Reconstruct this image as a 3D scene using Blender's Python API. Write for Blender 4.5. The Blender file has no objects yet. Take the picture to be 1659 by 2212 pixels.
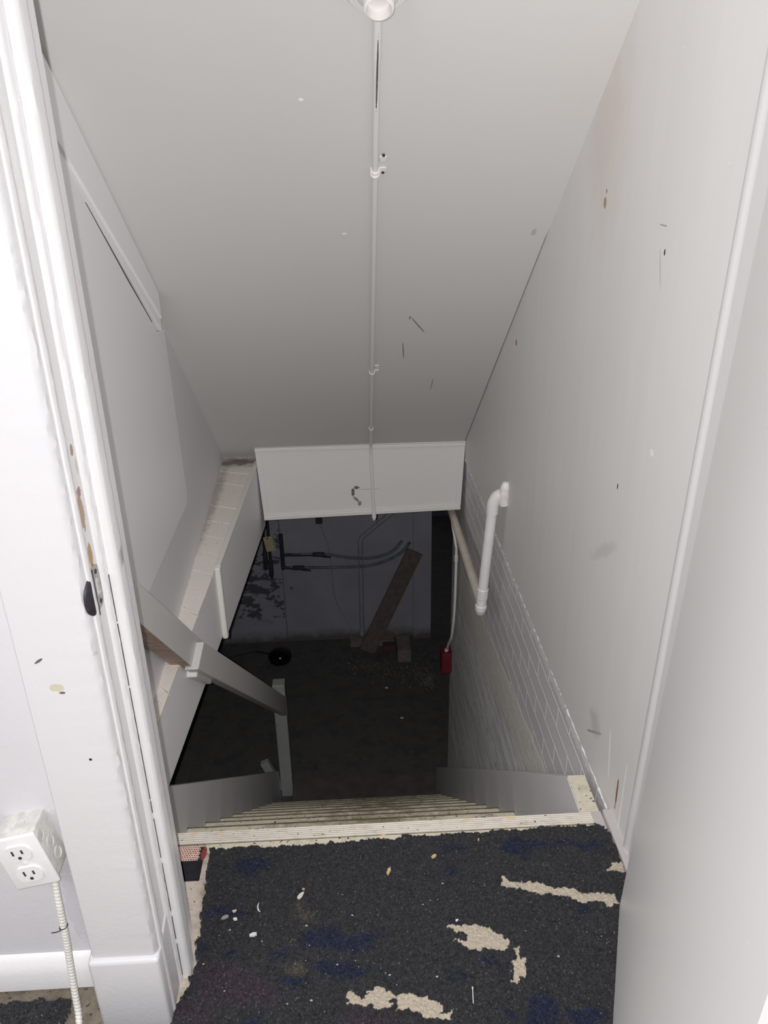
import bpy, bmesh, math, random
import numpy as np
from mathutils import Vector, Matrix, Euler

C = bpy.context.scene.collection
SC = bpy.context.scene

# ------------------------------------------------------------------ camera
cd = bpy.data.cameras.new('camera'); cam = bpy.data.objects.new('camera', cd); C.objects.link(cam)
cd.sensor_fit = 'VERTICAL'; cd.sensor_height = 24.0; cd.lens = 24.0 * 1700 / 2212
cd.clip_start = 0.02
PITCH, YAW, ROLL, EYE = math.radians(24.7), math.radians(2.5), math.radians(1.0), 1.25
F = Vector((math.sin(YAW) * math.cos(PITCH), math.cos(YAW) * math.cos(PITCH), -math.sin(PITCH)))
R0 = Vector((math.cos(YAW), -math.sin(YAW), 0)); D0 = F.cross(R0)
R1 = R0 * math.cos(ROLL) + D0 * math.sin(ROLL); D1 = D0 * math.cos(ROLL) - R0 * math.sin(ROLL)
cam.matrix_world = Matrix(((R1.x, -D1.x, -F.x, 0), (R1.y, -D1.y, -F.y, 0), (R1.z, -D1.z, -F.z, EYE), (0, 0, 0, 1)))
SC.camera = cam

# ------------------------------------------------------------------ light
FLASH, SMOOTH, AMBIENT, FILL = 180.0, 4.0, 0.15, 20.0
w = bpy.data.worlds.new('ambient_fill'); SC.world = w; w.use_nodes = True  # even world fill, added as soft ambient from the open hall side
bg = w.node_tree.nodes['Background']; bg.inputs[0].default_value = (0.96, 0.97, 1.0, 1); bg.inputs[1].default_value = AMBIENT
ld = bpy.data.lights.new('phone_flash', 'POINT'); ld.energy = 1.0; ld.shadow_soft_size = 0.004; ld.use_nodes = True
ln = ld.node_tree; em = ln.nodes['Emission']; fo = ln.nodes.new('ShaderNodeLightFalloff')
fo.inputs['Strength'].default_value = FLASH; fo.inputs['Smooth'].default_value = SMOOTH
ln.links.new(fo.outputs['Quadratic'], em.inputs['Strength']); em.inputs['Color'].default_value = (0.985, 0.99, 1.0, 1)
lo = bpy.data.objects.new('phone_flash', ld); C.objects.link(lo)
lo.location = Vector((0, 0, EYE)) - R1 * 0.0165 - D1 * 0.004 - F * 0.004
la = bpy.data.lights.new('hall_fill', 'AREA'); la.shape = 'RECTANGLE'; la.size = 1.5; la.size_y = 1.5; la.energy = FILL  # unseen area fill, added to brighten the door leaf and right wall
lao = bpy.data.objects.new('hall_fill', la); C.objects.link(lao); lao.location = (-1.15, -0.30, 1.8)
lao.rotation_euler = (Vector((0.35, 0.8, 0.9)) - lao.location).to_track_quat('-Z', 'Y').to_euler()
SC.view_settings.view_transform = 'Standard'; SC.view_settings.look = 'None'
SC.view_settings.exposure = 0.0; SC.view_settings.gamma = 1.0; SC.view_settings.use_curve_mapping = False

# ------------------------------------------------------------------ helpers
def s2l(v):
    v = v / 255.0
    return v / 12.92 if v <= 0.04045 else ((v + 0.055) / 1.055) ** 2.4
def rgb(r, g, b): return (s2l(r), s2l(g), s2l(b), 1)

def obj(name, bm, mat, parent=None, smooth=False):
    me = bpy.data.meshes.new(name)
    bmesh.ops.recalc_face_normals(bm, faces=bm.faces)
    bm.to_mesh(me); bm.free()
    if smooth:
        for p in me.polygons: p.use_smooth = True
    if mat: me.materials.append(mat)
    o = bpy.data.objects.new(name, me); C.objects.link(o)
    if parent: o.parent = parent
    return o
def smooth_by_angle(o, deg=40):
    me = o.data
    for p in me.polygons: p.use_smooth = True
    me.set_sharp_from_angle(angle=math.radians(deg))
    return o
def struct(o): o['kind'] = 'structure'; return o
def tag(o, label, cat, group=None, kind=None):
    o['label'] = label; o['category'] = cat
    if group: o['group'] = group
    if kind: o['kind'] = kind
    return o
def thing(name, label, cat, group=None, loc=(0, 0, 0)):
    o = bpy.data.objects.new(name, None); C.objects.link(o); o.location = loc
    o.empty_display_size = 0.05
    return tag(o, label, cat, group)

def BM(): return bmesh.new()
def box(bm, x0, x1, y0, y1, z0, z1, M=None):
    vs = [bm.verts.new((x, y, z)) for x in (x0, x1) for y in (y0, y1) for z in (z0, z1)]
    for f in ((0, 1, 3, 2), (4, 6, 7, 5), (0, 4, 5, 1), (2, 3, 7, 6), (0, 2, 6, 4), (1, 5, 7, 3)):
        bm.faces.new([vs[i] for i in f])
    if M is not None:
        for v in vs: v.co = M @ v.co
    return vs
def bevel(bm, r, seg=2):
    bmesh.ops.bevel(bm, geom=list(bm.edges) + list(bm.verts), offset=r, segments=seg, affect='EDGES', profile=0.5, clamp_overlap=True)
def bbox(x0, x1, y0, y1, z0, z1, r=0.003, seg=2, M=None):
    bm = BM(); box(bm, x0, x1, y0, y1, z0, z1)
    if r: bevel(bm, r, seg)
    if M is not None: bm.transform(M)
    return bm
def loft(bm, A, B, caps=True):
    """two rings of 3-D points of the same length joined by quads"""
    a = [bm.verts.new(p) for p in A]; b = [bm.verts.new(p) for p in B]; n = len(a)
    for i in range(n): bm.faces.new((a[i], a[(i + 1) % n], b[(i + 1) % n], b[i]))
    if caps: bm.faces.new(a[::-1]); bm.faces.new(b)
def prism_x(bm, yz, x0, x1):
    """polygon in (Y,Z) carried between two x positions; x may be a function of y"""
    f0 = x0 if callable(x0) else (lambda y: x0); f1 = x1 if callable(x1) else (lambda y: x1)
    loft(bm, [(f0(y), y, z) for y, z in yz], [(f1(y), y, z) for y, z in yz])
def prism_z(bm, xy, z0, z1): loft(bm, [(x, y, z0) for x, y in xy], [(x, y, z1) for x, y in xy])
def smooth_path(pts, n=8):
    P = [Vector(p) for p in pts]; out = []
    for i in range(len(P) - 1):
        p0 = P[max(i - 1, 0)]; p1 = P[i]; p2 = P[i + 1]; p3 = P[min(i + 2, len(P) - 1)]
        for k in range(n):
            t = k / n
            out.append(0.5 * ((2 * p1) + (p2 - p0) * t + (2 * p0 - 5 * p1 + 4 * p2 - p3) * t * t + (3 * p1 - p0 - 3 * p2 + p3) * t ** 3))
    out.append(P[-1]); return out
def tube(bm, pts, r, n=14, caps=True):
    P = [Vector(p) for p in pts]; rings = []
    T = (P[1] - P[0]).normalized(); u = T.orthogonal().normalized()
    for i, p in enumerate(P):
        t = (P[min(i + 1, len(P) - 1)] - P[max(i - 1, 0)])
        if t.length < 1e-9: t = T
        t.normalize(); u = (u - t * u.dot(t)).normalized(); v = t.cross(u); T = t
        rr = r[i] if isinstance(r, (list, tuple)) else r
        rings.append([bm.verts.new(p + (u * math.cos(a) + v * math.sin(a)) * rr) for a in [2 * math.pi * k / n for k in range(n)]])
    for a, b in zip(rings, rings[1:]):
        for k in range(n): bm.faces.new((a[k], a[(k + 1) % n], b[(k + 1) % n], b[k]))
    if caps: bm.faces.new(rings[0][::-1]); bm.faces.new(rings[-1])
def lathe(bm, prof, o, axis, n=32):
    """profile of (radius, height) turned about an axis through o"""
    ax = Vector(axis).normalized(); u = ax.orthogonal().normalized(); v = ax.cross(u); o = Vector(o)
    rings = [[bm.verts.new(o + ax * h + (u * math.cos(a) + v * math.sin(a)) * r) for a in [2 * math.pi * k / n for k in range(n)]] for r, h in prof]
    for a, b in zip(rings, rings[1:]):
        for k in range(n): bm.faces.new((a[k], a[(k + 1) % n], b[(k + 1) % n], b[k]))
    bm.faces.new(rings[0][::-1]); bm.faces.new(rings[-1])

# ------------------------------------------------------------------ materials
def newmat(name):
    m = bpy.data.materials.new(name); m.use_nodes = True
    nt = m.node_tree; b = nt.nodes['Principled BSDF']
    return m, nt, b
def N(nt, typ, **kw):
    n = nt.nodes.new(typ)
    for k, v in kw.items(): setattr(n, k, v)
    return n
def mathn(nt, op, a, b=None, c=None):
    n = N(nt, 'ShaderNodeMath', operation=op)
    for i, v in enumerate((a, b, c)):
        if v is None: continue
        if isinstance(v, (int, float)): n.inputs[i].default_value = v
        else: nt.links.new(v, n.inputs[i])
    return n.outputs[0]
def mix(nt, fac, a, b):
    n = N(nt, 'ShaderNodeMix', data_type='RGBA')
    for s, v in ((n.inputs[0], fac), (n.inputs[6], a), (n.inputs[7], b)):
        if isinstance(v, (int, float)): s.default_value = v
        elif isinstance(v, tuple): s.default_value = v
        else: nt.links.new(v, s)
    return n.outputs[2]
def pos(nt, scale=(1, 1, 1)):
    g = N(nt, 'ShaderNodeNewGeometry')
    if scale == (1, 1, 1): return g.outputs['Position']
    m = N(nt, 'ShaderNodeVectorMath', operation='MULTIPLY'); nt.links.new(g.outputs['Position'], m.inputs[0]); m.inputs[1].default_value = scale
    return m.outputs[0]
def noise(nt, scale, detail=4, rough=0.6, vec=None, st=(1, 1, 1)):
    n = N(nt, 'ShaderNodeTexNoise'); n.inputs['Scale'].default_value = scale; n.inputs['Detail'].default_value = detail; n.inputs['Roughness'].default_value = rough
    nt.links.new(vec if vec is not None else pos(nt, st), n.inputs['Vector'])
    return n.outputs[0]
def ramp(nt, v, lo, hi):
    n = N(nt, 'ShaderNodeMapRange'); n.inputs[1].default_value = lo; n.inputs[2].default_value = hi
    nt.links.new(v, n.inputs[0]); return n.outputs[0]
def bump(nt, b, h, strength, dist=0.002):
    n = N(nt, 'ShaderNodeBump'); n.inputs['Strength'].default_value = strength; n.inputs['Distance'].default_value = dist
    nt.links.new(h, n.inputs['Height']); nt.links.new(n.outputs[0], b.inputs['Normal'])
def mark(nt, col, c, ext, colour, rag=0.5, scale=60.0, rot=None, amount=1.0, soft=0.06):
    """a chip, stain or scratch of its own place and size on the surface, ragged at its edge"""
    g = pos(nt)
    a = N(nt, 'ShaderNodeVectorMath', operation='SUBTRACT'); nt.links.new(g, a.inputs[0]); a.inputs[1].default_value = c
    v = a.outputs[0]
    if rot:
        r = N(nt, 'ShaderNodeVectorRotate', rotation_type='EULER_XYZ'); r.inputs['Rotation'].default_value = rot; nt.links.new(v, r.inputs['Vector']); v = r.outputs[0]
    d = N(nt, 'ShaderNodeVectorMath', operation='DIVIDE'); nt.links.new(v, d.inputs[0]); d.inputs[1].default_value = ext
    l = N(nt, 'ShaderNodeVectorMath', operation='LENGTH'); nt.links.new(d.outputs[0], l.inputs[0])
    n = noise(nt, scale, 3)
    e = mathn(nt, 'ADD', l.outputs['Value'], mathn(nt, 'MULTIPLY', mathn(nt, 'SUBTRACT', n, 0.5), rag * 2))
    f = mathn(nt, 'MULTIPLY', ramp(nt, e, 1.0 + soft, 1.0 - soft), amount)
    return mix(nt, f, col, colour)

def paint(name, base, rough=0.45, tint=None, blotch=0.05, bumps=((90, 0.12),), marks=(), specks=None, spec=0.4, brush=0.0):
    m, nt, b = newmat(name)
    t = tint or tuple(v * 0.9 for v in base[:3]) + (1,)
    col = mix(nt, mathn(nt, 'MULTIPLY', noise(nt, 3.0, 5), blotch * 8), base, t)
    if specks:
        colour, sc, thr = specks
        s = noise(nt, sc, 2, 0.5)
        col = mix(nt, ramp(nt, s, thr, thr + 0.015), col, colour)
    if brush:
        bn = mathn(nt, 'MULTIPLY', ramp(nt, noise(nt, 9, 5, 0.65, st=(1, 2.2, 0.28)), 0.35, 0.75), brush)
        col = mix(nt, bn, col, tuple(v * 0.72 for v in base[:3]) + (1,))
    for mk in marks: col = mark(nt, col, *mk[:3], **(mk[3] if len(mk) > 3 else {}))
    nt.links.new(col, b.inputs['Base Color'])
    b.inputs['Roughness'].default_value = rough; b.inputs['Specular IOR Level'].default_value = spec
    h = None
    for sc, st in bumps:
        k = mathn(nt, 'MULTIPLY', noise(nt, sc, 4), st)
        h = k if h is None else mathn(nt, 'ADD', h, k)
    if h is not None: bump(nt, b, h, 1.0, 0.004)
    return m
def plain(name, base, rough=0.5, metal=0.0, spec=0.5, bumps=None, tint=None, sc=40):
    m, nt, b = newmat(name)
    t = tint or tuple(v * 0.75 for v in base[:3]) + (1,)
    nt.links.new(mix(nt, ramp(nt, noise(nt, sc, 4), 0.35, 0.7), base, t), b.inputs['Base Color'])
    b.inputs['Roughness'].default_value = rough; b.inputs['Metallic'].default_value = metal; b.inputs['Specular IOR Level'].default_value = spec
    if bumps: bump(nt, b, noise(nt, bumps[0], 4), bumps[1], 0.003)
    return m

WHITE = rgb(226, 223, 224)
BROWN = rgb(150, 108, 62); GREY = rgb(96, 92, 92); DARK = rgb(45, 40, 40); PALE = rgb(245, 243, 240)
random.seed(4)
m_ceiling = paint('ceiling_paint', rgb(212, 209, 206), 0.55, rgb(203, 202, 202), 0.05, ((70, 0.03), (8, 0.05)), marks=(
    ((0.217, 2.395, 0.767), (0.0022, 0.055, 0.055), GREY, dict(rag=0.35, rot=(0, 0, 0.55), amount=0.8)), ((0.182, 2.53, 0.659), (0.0022, 0.06, 0.06), GREY, dict(rag=0.4, rot=(0, 0, 0.1), amount=0.7)),
    ((0.19, 2.36, 0.795), (0.002, 0.012, 0.012), GREY, dict(rag=0.4, amount=0.7)), ((-0.53, 1.69, 1.33), (0.02, 0.014, 0.02), GREY, dict(rag=0.7)),
    ((0.004, 2.02, 1.067), (0.006, 0.004, 0.004), PALE, dict(rag=0.3)), ((-0.07, 1.68, 1.339), (0.005, 0.004, 0.004), PALE, dict(rag=0.3)),
    ((0.3, 2.75, 0.483), (0.002, 0.05, 0.05), GREY, dict(rag=0.3, amount=0.6)), 
    ((0.47, 2.03, 1.06), (0.006, 0.012, 0.012), rgb(150, 146, 142), dict(rag=1.2, scale=260, amount=0.5))), spec=0.3)
m_upper = paint('stairwell_paint', rgb(240, 238, 239), 0.5, rgb(230, 228, 230), 0.05, ((60, 0.05), (7, 0.08)), specks=(rgb(236, 234, 232), 150, 0.74))
m_upper_shaded = paint('shaded_stairwell_paint', rgb(226, 223, 224), 0.55, rgb(212, 210, 211), 0.05, ((60, 0.05), (7, 0.08)), brush=0.10)  # stairwell paint darkened to carry the shade by the ceiling corner
m_board = paint('panel_paint', rgb(240, 238, 238), 0.42, rgb(232, 230, 231), 0.05, ((50, 0.04), (9, 0.05)), specks=(PALE, 130, 0.76))
m_right = paint('right_wall_paint', rgb(226, 223, 221), 0.5, rgb(214, 211, 210), 0.06, ((60, 0.06), (6, 0.12)), specks=(rgb(240, 238, 235), 120, 0.755), brush=0.15, marks=(
    ((0.507, 1.168, 0.075), (0.03, 0.004, 0.038), rgb(140, 96, 52), dict(rag=0.5, scale=120)), ((0.507, 1.601, 1.151), (0.03, 0.008, 0.011), rgb(150, 120, 84), dict(rag=0.5, scale=150)),
    ((0.507, 1.597, 1.172), (0.03, 0.003, 0.004), DARK, dict(rag=0.3)), ((0.507, 1.275, 1.096), (0.03, 0.003, 0.005), DARK, dict(rag=0.3)),
    ((0.507, 1.285, 1.07), (0.03, 0.002, 0.03), GREY, dict(rag=0.5, rot=(0.35, 0, 0), amount=0.35)), ((0.507, 2.326, 0.722), (0.03, 0.008, 0.01), rgb(150, 70, 70), dict(rag=0.5)),
    ((0.507, 1.333, 0.092), (0.03, 0.052, 0.003), GREY, dict(rag=0.6, amount=0.55, rot=(0.62, 0, 0))), ((0.507, 1.33, 0.12), (0.03, 0.03, 0.025), rgb(176, 172, 168), dict(rag=0.9, amount=0.45, soft=0.5)),
    ((0.507, 1.293, 1.135), (0.03, 0.016, 0.0012), GREY, dict(rag=0.6, scale=200, amount=0.6)), ((0.507, 1.62, 1.30), (0.03, 0.09, 0.16), rgb(206, 190, 174), dict(rag=0.9, scale=9, amount=0.4, soft=0.6)),
    ((0.507, 1.36, 0.66), (0.03, 0.003, 0.006), DARK, dict(rag=0.4)), ((0.507, 1.22, 0.78), (0.03, 0.009, 0.006), PALE, dict(rag=1.0, scale=200, amount=0.7)),
    ((0.507, 1.40, 0.5), (0.03, 0.08, 0.012), rgb(186, 182, 180), dict(rag=0.8, scale=30, amount=0.4, rot=(0.6, 0, 0), soft=0.4)),
    ((0.507, 2.0, 0.35), (0.03, 0.012, 0.18), rgb(190, 187, 185), dict(rag=0.8, amount=0.14, soft=0.6)), ((0.507, 1.6, 0.3), (0.03, 0.01, 0.2), rgb(194, 190, 188), dict(rag=0.9, amount=0.14, soft=0.6)),
    ((0.507, 1.23, 0.12), (0.03, 0.004, 0.06), PALE, dict(rag=0.5, rot=(0.2, 0, 0))), ((0.507, 1.14, 0.08), (0.03, 0.003, 0.09), PALE, dict(rag=0.5))))
m_casing = paint('glossy_trim_paint', rgb(232, 229, 229), 0.28, rgb(224, 221, 226), 0.04, ((25, 0.10), (160, 0.10)), spec=0.5)
m_hall = paint('hall_wall_paint', rgb(213, 211, 214), 0.42, rgb(207, 204, 211), 0.05, ((18, 0.25), (120, 0.10)), marks=(
    ((-0.446, 0.885, 0.31), (0.035, 0.05, 0.07), rgb(190, 188, 190), dict(rag=0.9, amount=0.6)), ((-0.45, 0.885, 0.19), (0.02, 0.05, 0.08), rgb(196, 192, 200), dict(rag=0.9, amount=0.6))))
m_casing_front = paint('casing_front_paint', rgb(213, 211, 213), 0.34, rgb(207, 205, 210), 0.04, ((14, 0.12), (120, 0.10)), marks=(
    ((-0.372, 0.81, 0.655), (0.008, 0.03, 0.006), rgb(196, 190, 170), dict(rag=0.9, scale=220)), ((-0.366, 0.81, 0.647), (0.004, 0.03, 0.002), rgb(120, 96, 100), dict(rag=0.5, scale=220)),
    ((-0.386, 0.81, 0.695), (0.007, 0.03, 0.002), GREY, dict(rag=0.4, rot=(0, 0.6, 0))), ((-0.35, 0.81, 0.54), (0.002, 0.03, 0.002), DARK, dict(rag=0.3)),
    ((-0.318, 0.812, 0.70), (0.002, 0.008, 0.003), rgb(205, 196, 182), dict(rag=1.3, scale=200))))
m_jambr = paint('right_jamb_paint', rgb(214, 211, 210), 0.4, rgb(206, 204, 204), 0.04, ((30, 0.06), (150, 0.06)))
m_jamb = paint('jamb_paint', rgb(232, 230, 231), 0.26, rgb(224, 222, 224), 0.04, ((20, 0.10), (150, 0.12)), spec=0.55, marks=(
    ((-0.312, 0.852, 0.815), (0.02, 0.007, 0.017), rgb(176, 128, 70), dict(rag=0.35, scale=140)),
    ((-0.312, 0.850, 0.872), (0.02, 0.009, 0.022), rgb(176, 140, 108), dict(rag=0.6, scale=130)), ((-0.312, 0.853, 0.896), (0.02, 0.007, 0.006), rgb(150, 110, 90), dict(rag=0.7, scale=200)),
    ((-0.312, 0.856, 0.947), (0.02, 0.005, 0.007), rgb(158, 126, 96), dict(rag=0.4, scale=200)), ((-0.312, 0.862, 0.925), (0.02, 0.004, 0.010), rgb(214, 200, 184), dict(rag=0.5, scale=200))))
m_door = paint('door_paint', rgb(240, 239, 238), 0.4, rgb(234, 233, 233), 0.05, ((12, 0.05), (80, 0.03)), specks=(PALE, 60, 0.76))
m_header = paint('header_paint', rgb(226, 222, 219), 0.5, rgb(216, 212, 210), 0.05, ((80, 0.05),), marks=(
    ((0.0039, 3.25, -0.1438), (0.007, 0.05, 0.02), rgb(110, 98, 90), dict(rag=0.8, scale=140)), ((0.0197, 3.25, -0.1211), (0.012, 0.05, 0.008), rgb(120, 108, 100), dict(rag=0.8, scale=160)),
    ((0.0177, 3.25, -0.1783), (0.016, 0.05, 0.006), rgb(140, 128, 122), dict(rag=0.7, scale=160, rot=(0, -0.8, 0))), ((0.0325, 3.25, -0.1999), (0.008, 0.05, 0.012), rgb(150, 136, 128), dict(rag=0.6, scale=160)),
    ((0.0788, 3.25, -0.131), (0.05, 0.05, 0.002), rgb(170, 164, 160), dict(rag=0.4, amount=0.6))))
m_trimcream = paint('cream_trim_paint', rgb(230, 226, 219), 0.45, rgb(222, 217, 209), 0.05, ((90, 0.06),))
m_ledge = paint('painted_brick', rgb(240, 232, 224), 0.6, rgb(228, 219, 211), 0.08, ((120, 0.25), (30, 0.2)), specks=(rgb(60, 52, 48), 130, 0.715), marks=(((-0.50, 3.30, 0.0), (0.12, 0.045, 0.05), rgb(92, 84, 80), dict(rag=0.9, scale=30, soft=0.5, amount=0.85)), ((-0.55, 2.9, 0.0), (0.02, 0.4, 0.05), rgb(150, 140, 132), dict(rag=0.9, scale=40, soft=0.5, amount=0.6))))
m_mortar = plain('dark_mortar', rgb(120, 112, 106), 0.9)
m_pvc = plain('white_plastic_pipe', rgb(234, 230, 228), 0.4, tint=rgb(226, 221, 218), sc=20)
m_pvcold = plain('yellowed_plastic_pipe', rgb(214, 206, 190), 0.45, tint=rgb(200, 190, 174), sc=20)
m_conduit = paint('painted_conduit', rgb(224, 221, 219), 0.45, rgb(215, 213, 212), 0.05, ((200, 0.04),), marks=(
    ((0.072, 1.62, 1.37), (0.0018, 0.09, 0.08), GREY, dict(rag=0.4, scale=200)),))
m_steel = plain('galvanised_steel', rgb(170, 168, 166), 0.4, 0.6, tint=rgb(120, 118, 116), sc=150)
m_plate = plain('receptacle_plastic', rgb(236, 233, 234), 0.3, tint=rgb(228, 225, 228), sc=20)
m_boxm = plain('painted_outlet_box', rgb(226, 222, 216), 0.45, tint=rgb(196, 194, 190), sc=50, bumps=(90, 0.3))
m_slot = plain('slot_dark', rgb(60, 48, 44), 0.7)
m_armor = plain('painted_armored_cable', rgb(228, 224, 218), 0.4, tint=rgb(216, 212, 206), sc=80)
m_black = plain('black_plastic', rgb(34, 32, 36), 0.5)
m_lip = plain('blackened_brass', rgb(70, 66, 76), 0.45, 0.4, tint=rgb(48, 46, 54), sc=120)
m_strike = plain('paint_flecked_metal', rgb(196, 192, 190), 0.45, 0.2, tint=rgb(160, 152, 146), sc=200)
m_red = plain('red_paint', rgb(148, 62, 66), 0.85, tint=rgb(112, 52, 50), sc=160, bumps=(220, 0.8))
m_redbox = plain('red_enamel', rgb(112, 32, 40), 0.55)
m_rail = paint('handrail_paint', rgb(220, 217, 214), 0.42, rgb(206, 204, 202), 0.07, ((110, 0.2), (20, 0.1)), specks=(PALE, 140, 0.72))
m_rawwood = plain('bare_wood_underside', rgb(180, 158, 146), 0.7, tint=rgb(150, 128, 116), sc=40)
m_newel = paint('worn_newel_paint', rgb(184, 188, 184), 0.5, rgb(146, 149, 146), 0.1, ((80, 0.2),), specks=(rgb(120, 116, 110), 70, 0.7))
m_platform = plain('grimy_platform', rgb(96, 90, 86), 0.8, tint=rgb(78, 72, 70), sc=12)
m_string = paint('stringer_paint', rgb(228, 226, 227), 0.45, rgb(212, 211, 213), 0.07, ((60, 0.08),), specks=(rgb(226, 224, 222), 110, 0.75))
m_plank = plain('weathered_plank', rgb(118, 104, 95), 0.8, tint=rgb(100, 88, 80), sc=25)
m_tag = plain('card_tag', rgb(214, 198, 160), 0.7)
m_iron = plain('black_iron', rgb(62, 62, 68), 0.6, tint=rgb(44, 44, 49), sc=40)
m_oldpipe = plain('painted_old_pipe', rgb(166, 166, 174), 0.6, tint=rgb(146, 147, 154), sc=30)
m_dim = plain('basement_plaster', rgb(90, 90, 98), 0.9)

def dirty(name, clean, dirt, thr, sc=18, st=(1, 3, 1), rough=0.6, speck=0.70, patch=None):
    m, nt, b = newmat(name)
    col = mix(nt, ramp(nt, noise(nt, sc, 6, 0.7, st=st), thr, thr + 0.22), clean, dirt)
    col = mix(nt, ramp(nt, noise(nt, 140, 2, 0.5), speck, speck + 0.02), col, rgb(66, 54, 44))
    if patch: col = mix(nt, ramp(nt, noise(nt, 22, 3, 0.6), 0.60, 0.64), col, patch)
    nt.links.new(col, b.inputs['Base Color']); b.inputs['Roughness'].default_value = rough
    bump(nt, b, noise(nt, 60, 4), 0.4, 0.003)
    return m
m_nosing = dirty('worn_ribbed_aluminium', rgb(216, 208, 198), rgb(190, 178, 158), 0.50, 30, speck=0.70, patch=rgb(214, 194, 158))
m_nosebase = dirty('grimy_rib_grooves', rgb(122, 112, 96), rgb(96, 86, 72), 0.5, 30, speck=0.68, patch=rgb(206, 186, 150))
m_floor = dirty('bare_landing_floor', rgb(196, 184, 172), rgb(150, 132, 112), 0.45, 26, (1, 1, 1), 0.8, speck=0.66, patch=rgb(178, 148, 108))
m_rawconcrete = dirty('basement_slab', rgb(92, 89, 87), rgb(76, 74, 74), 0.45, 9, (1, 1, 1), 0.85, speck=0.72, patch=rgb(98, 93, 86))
m_cap = dirty('worn_cream_paint', rgb(206, 198, 180), rgb(172, 161, 138), 0.5, 40, (1, 1, 1), 0.6, speck=0.66)

def tread_mat():
    """cream floor paint, worn through and grimed along the walking line"""
    m, nt, b = newmat('worn_tread_paint')
    sx = N(nt, 'ShaderNodeSeparateXYZ'); nt.links.new(pos(nt), sx.inputs[0])
    away = mathn(nt, 'ABSOLUTE', mathn(nt, 'SUBTRACT', sx.outputs[0], 0.05))
    n = noise(nt, 14, 6, 0.7, st=(1, 2.5, 1))
    wear = ramp(nt, mathn(nt, 'SUBTRACT', n, mathn(nt, 'MULTIPLY', away, 0.55)), 0.30, 0.56)
    col = mix(nt, wear, rgb(216, 208, 186), rgb(142, 131, 108))
    col = mix(nt, ramp(nt, noise(nt, 130, 2, 0.5), 0.66, 0.69), col, rgb(70, 58, 44))
    col = mix(nt, ramp(nt, noise(nt, 75, 3, 0.6), 0.70, 0.73), col, rgb(214, 208, 194))
    nt.links.new(col, b.inputs['Base Color']); b.inputs['Roughness'].default_value = 0.6
    bump(nt, b, noise(nt, 50, 5), 0.5, 0.004)
    return m
m_tread = tread_mat()

def brick_mat():
    """painted brick courses above a rough, damp-stained foundation"""
    m, nt, b = newmat('painted_brick_over_rubble')
    sx = N(nt, 'ShaderNodeSeparateXYZ'); nt.links.new(pos(nt), sx.inputs[0])
    cb = N(nt, 'ShaderNodeCombineXYZ'); wob = mathn(nt, 'MULTIPLY', mathn(nt, 'SUBTRACT', noise(nt, 9, 3), 0.5), 0.010)
    nt.links.new(sx.outputs[1], cb.inputs[0]); nt.links.new(mathn(nt, 'ADD', mathn(nt, 'ADD', sx.outputs[2], 0.0035), wob), cb.inputs[1])
    bt = N(nt, 'ShaderNodeTexBrick'); nt.links.new(cb.outputs[0], bt.inputs['Vector'])
    for k, v in (('Scale', 1.0), ('Mortar Size', 0.0048), ('Mortar Smooth', 0.4), ('Bias', 0.0), ('Brick Width', 0.215), ('Row Height', 0.0635)): bt.inputs[k].default_value = v
    bt.inputs['Color1'].default_value = rgb(212, 209, 209); bt.inputs['Color2'].default_value = rgb(205, 202, 203); bt.inputs['Mortar'].default_value = rgb(250, 248, 246)
    streak = noise(nt, 9, 8, 0.75, st=(1, 0.32, 6.0)); fine = noise(nt, 70, 5, 0.7, st=(1, 0.35, 1.4))
    rough = mix(nt, ramp(nt, streak, 0.40, 0.62), rgb(255, 253, 248), rgb(196, 196, 198))
    rough = mix(nt, ramp(nt, fine, 0.56, 0.70), rough, rgb(244, 241, 236))
    rough = mix(nt, ramp(nt, noise(nt, 25, 4), 0.60, 0.72), rough, rgb(176, 166, 156))
    band = ramp(nt, mathn(nt, 'ADD', mathn(nt, 'ADD', sx.outputs[2], mathn(nt, 'MULTIPLY', mathn(nt, 'SUBTRACT', sx.outputs[1], 1.66), 0.2)), mathn(nt, 'MULTIPLY', noise(nt, 10, 5, 0.7, st=(1, 0.5, 3)), 0.16)), -0.43, -0.37)
    rough = mix(nt, mathn(nt, 'MULTIPLY', band, 0.75), rough, rgb(232, 226, 217))
    edge = mathn(nt, 'ADD', mathn(nt, 'ADD', sx.outputs[2], 0.338), mathn(nt, 'MULTIPLY', mathn(nt, 'SUBTRACT', sx.outputs[1], 1.66), 0.145))
    edge = mathn(nt, 'ADD', edge, mathn(nt, 'MULTIPLY', mathn(nt, 'SUBTRACT', noise(nt, 12, 4), 0.5), 0.05))
    f = ramp(nt, edge, 0.008, -0.008)
    col = mix(nt, f, bt.outputs['Color'], rough)
    # peeling paint just under the board
    p = mathn(nt, 'ADD', sx.outputs[2], mathn(nt, 'MULTIPLY', noise(nt, 40, 5, 0.7), 0.07))
    col = mix(nt, mathn(nt, 'MULTIPLY', ramp(nt, p, -0.008, -0.002), 0.9), col, rgb(232, 229, 226))
    nt.links.new(col, b.inputs['Base Color']); b.inputs['Roughness'].default_value = 0.7
    hh = mathn(nt, 'ADD', mathn(nt, 'MULTIPLY', bt.outputs['Fac'], 0.5), mathn(nt, 'MULTIPLY', mathn(nt, 'MULTIPLY', fine, f), 1.6))
    bump(nt, b, hh, 0.9, 0.006)
    return m
m_brick = brick_mat()

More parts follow.
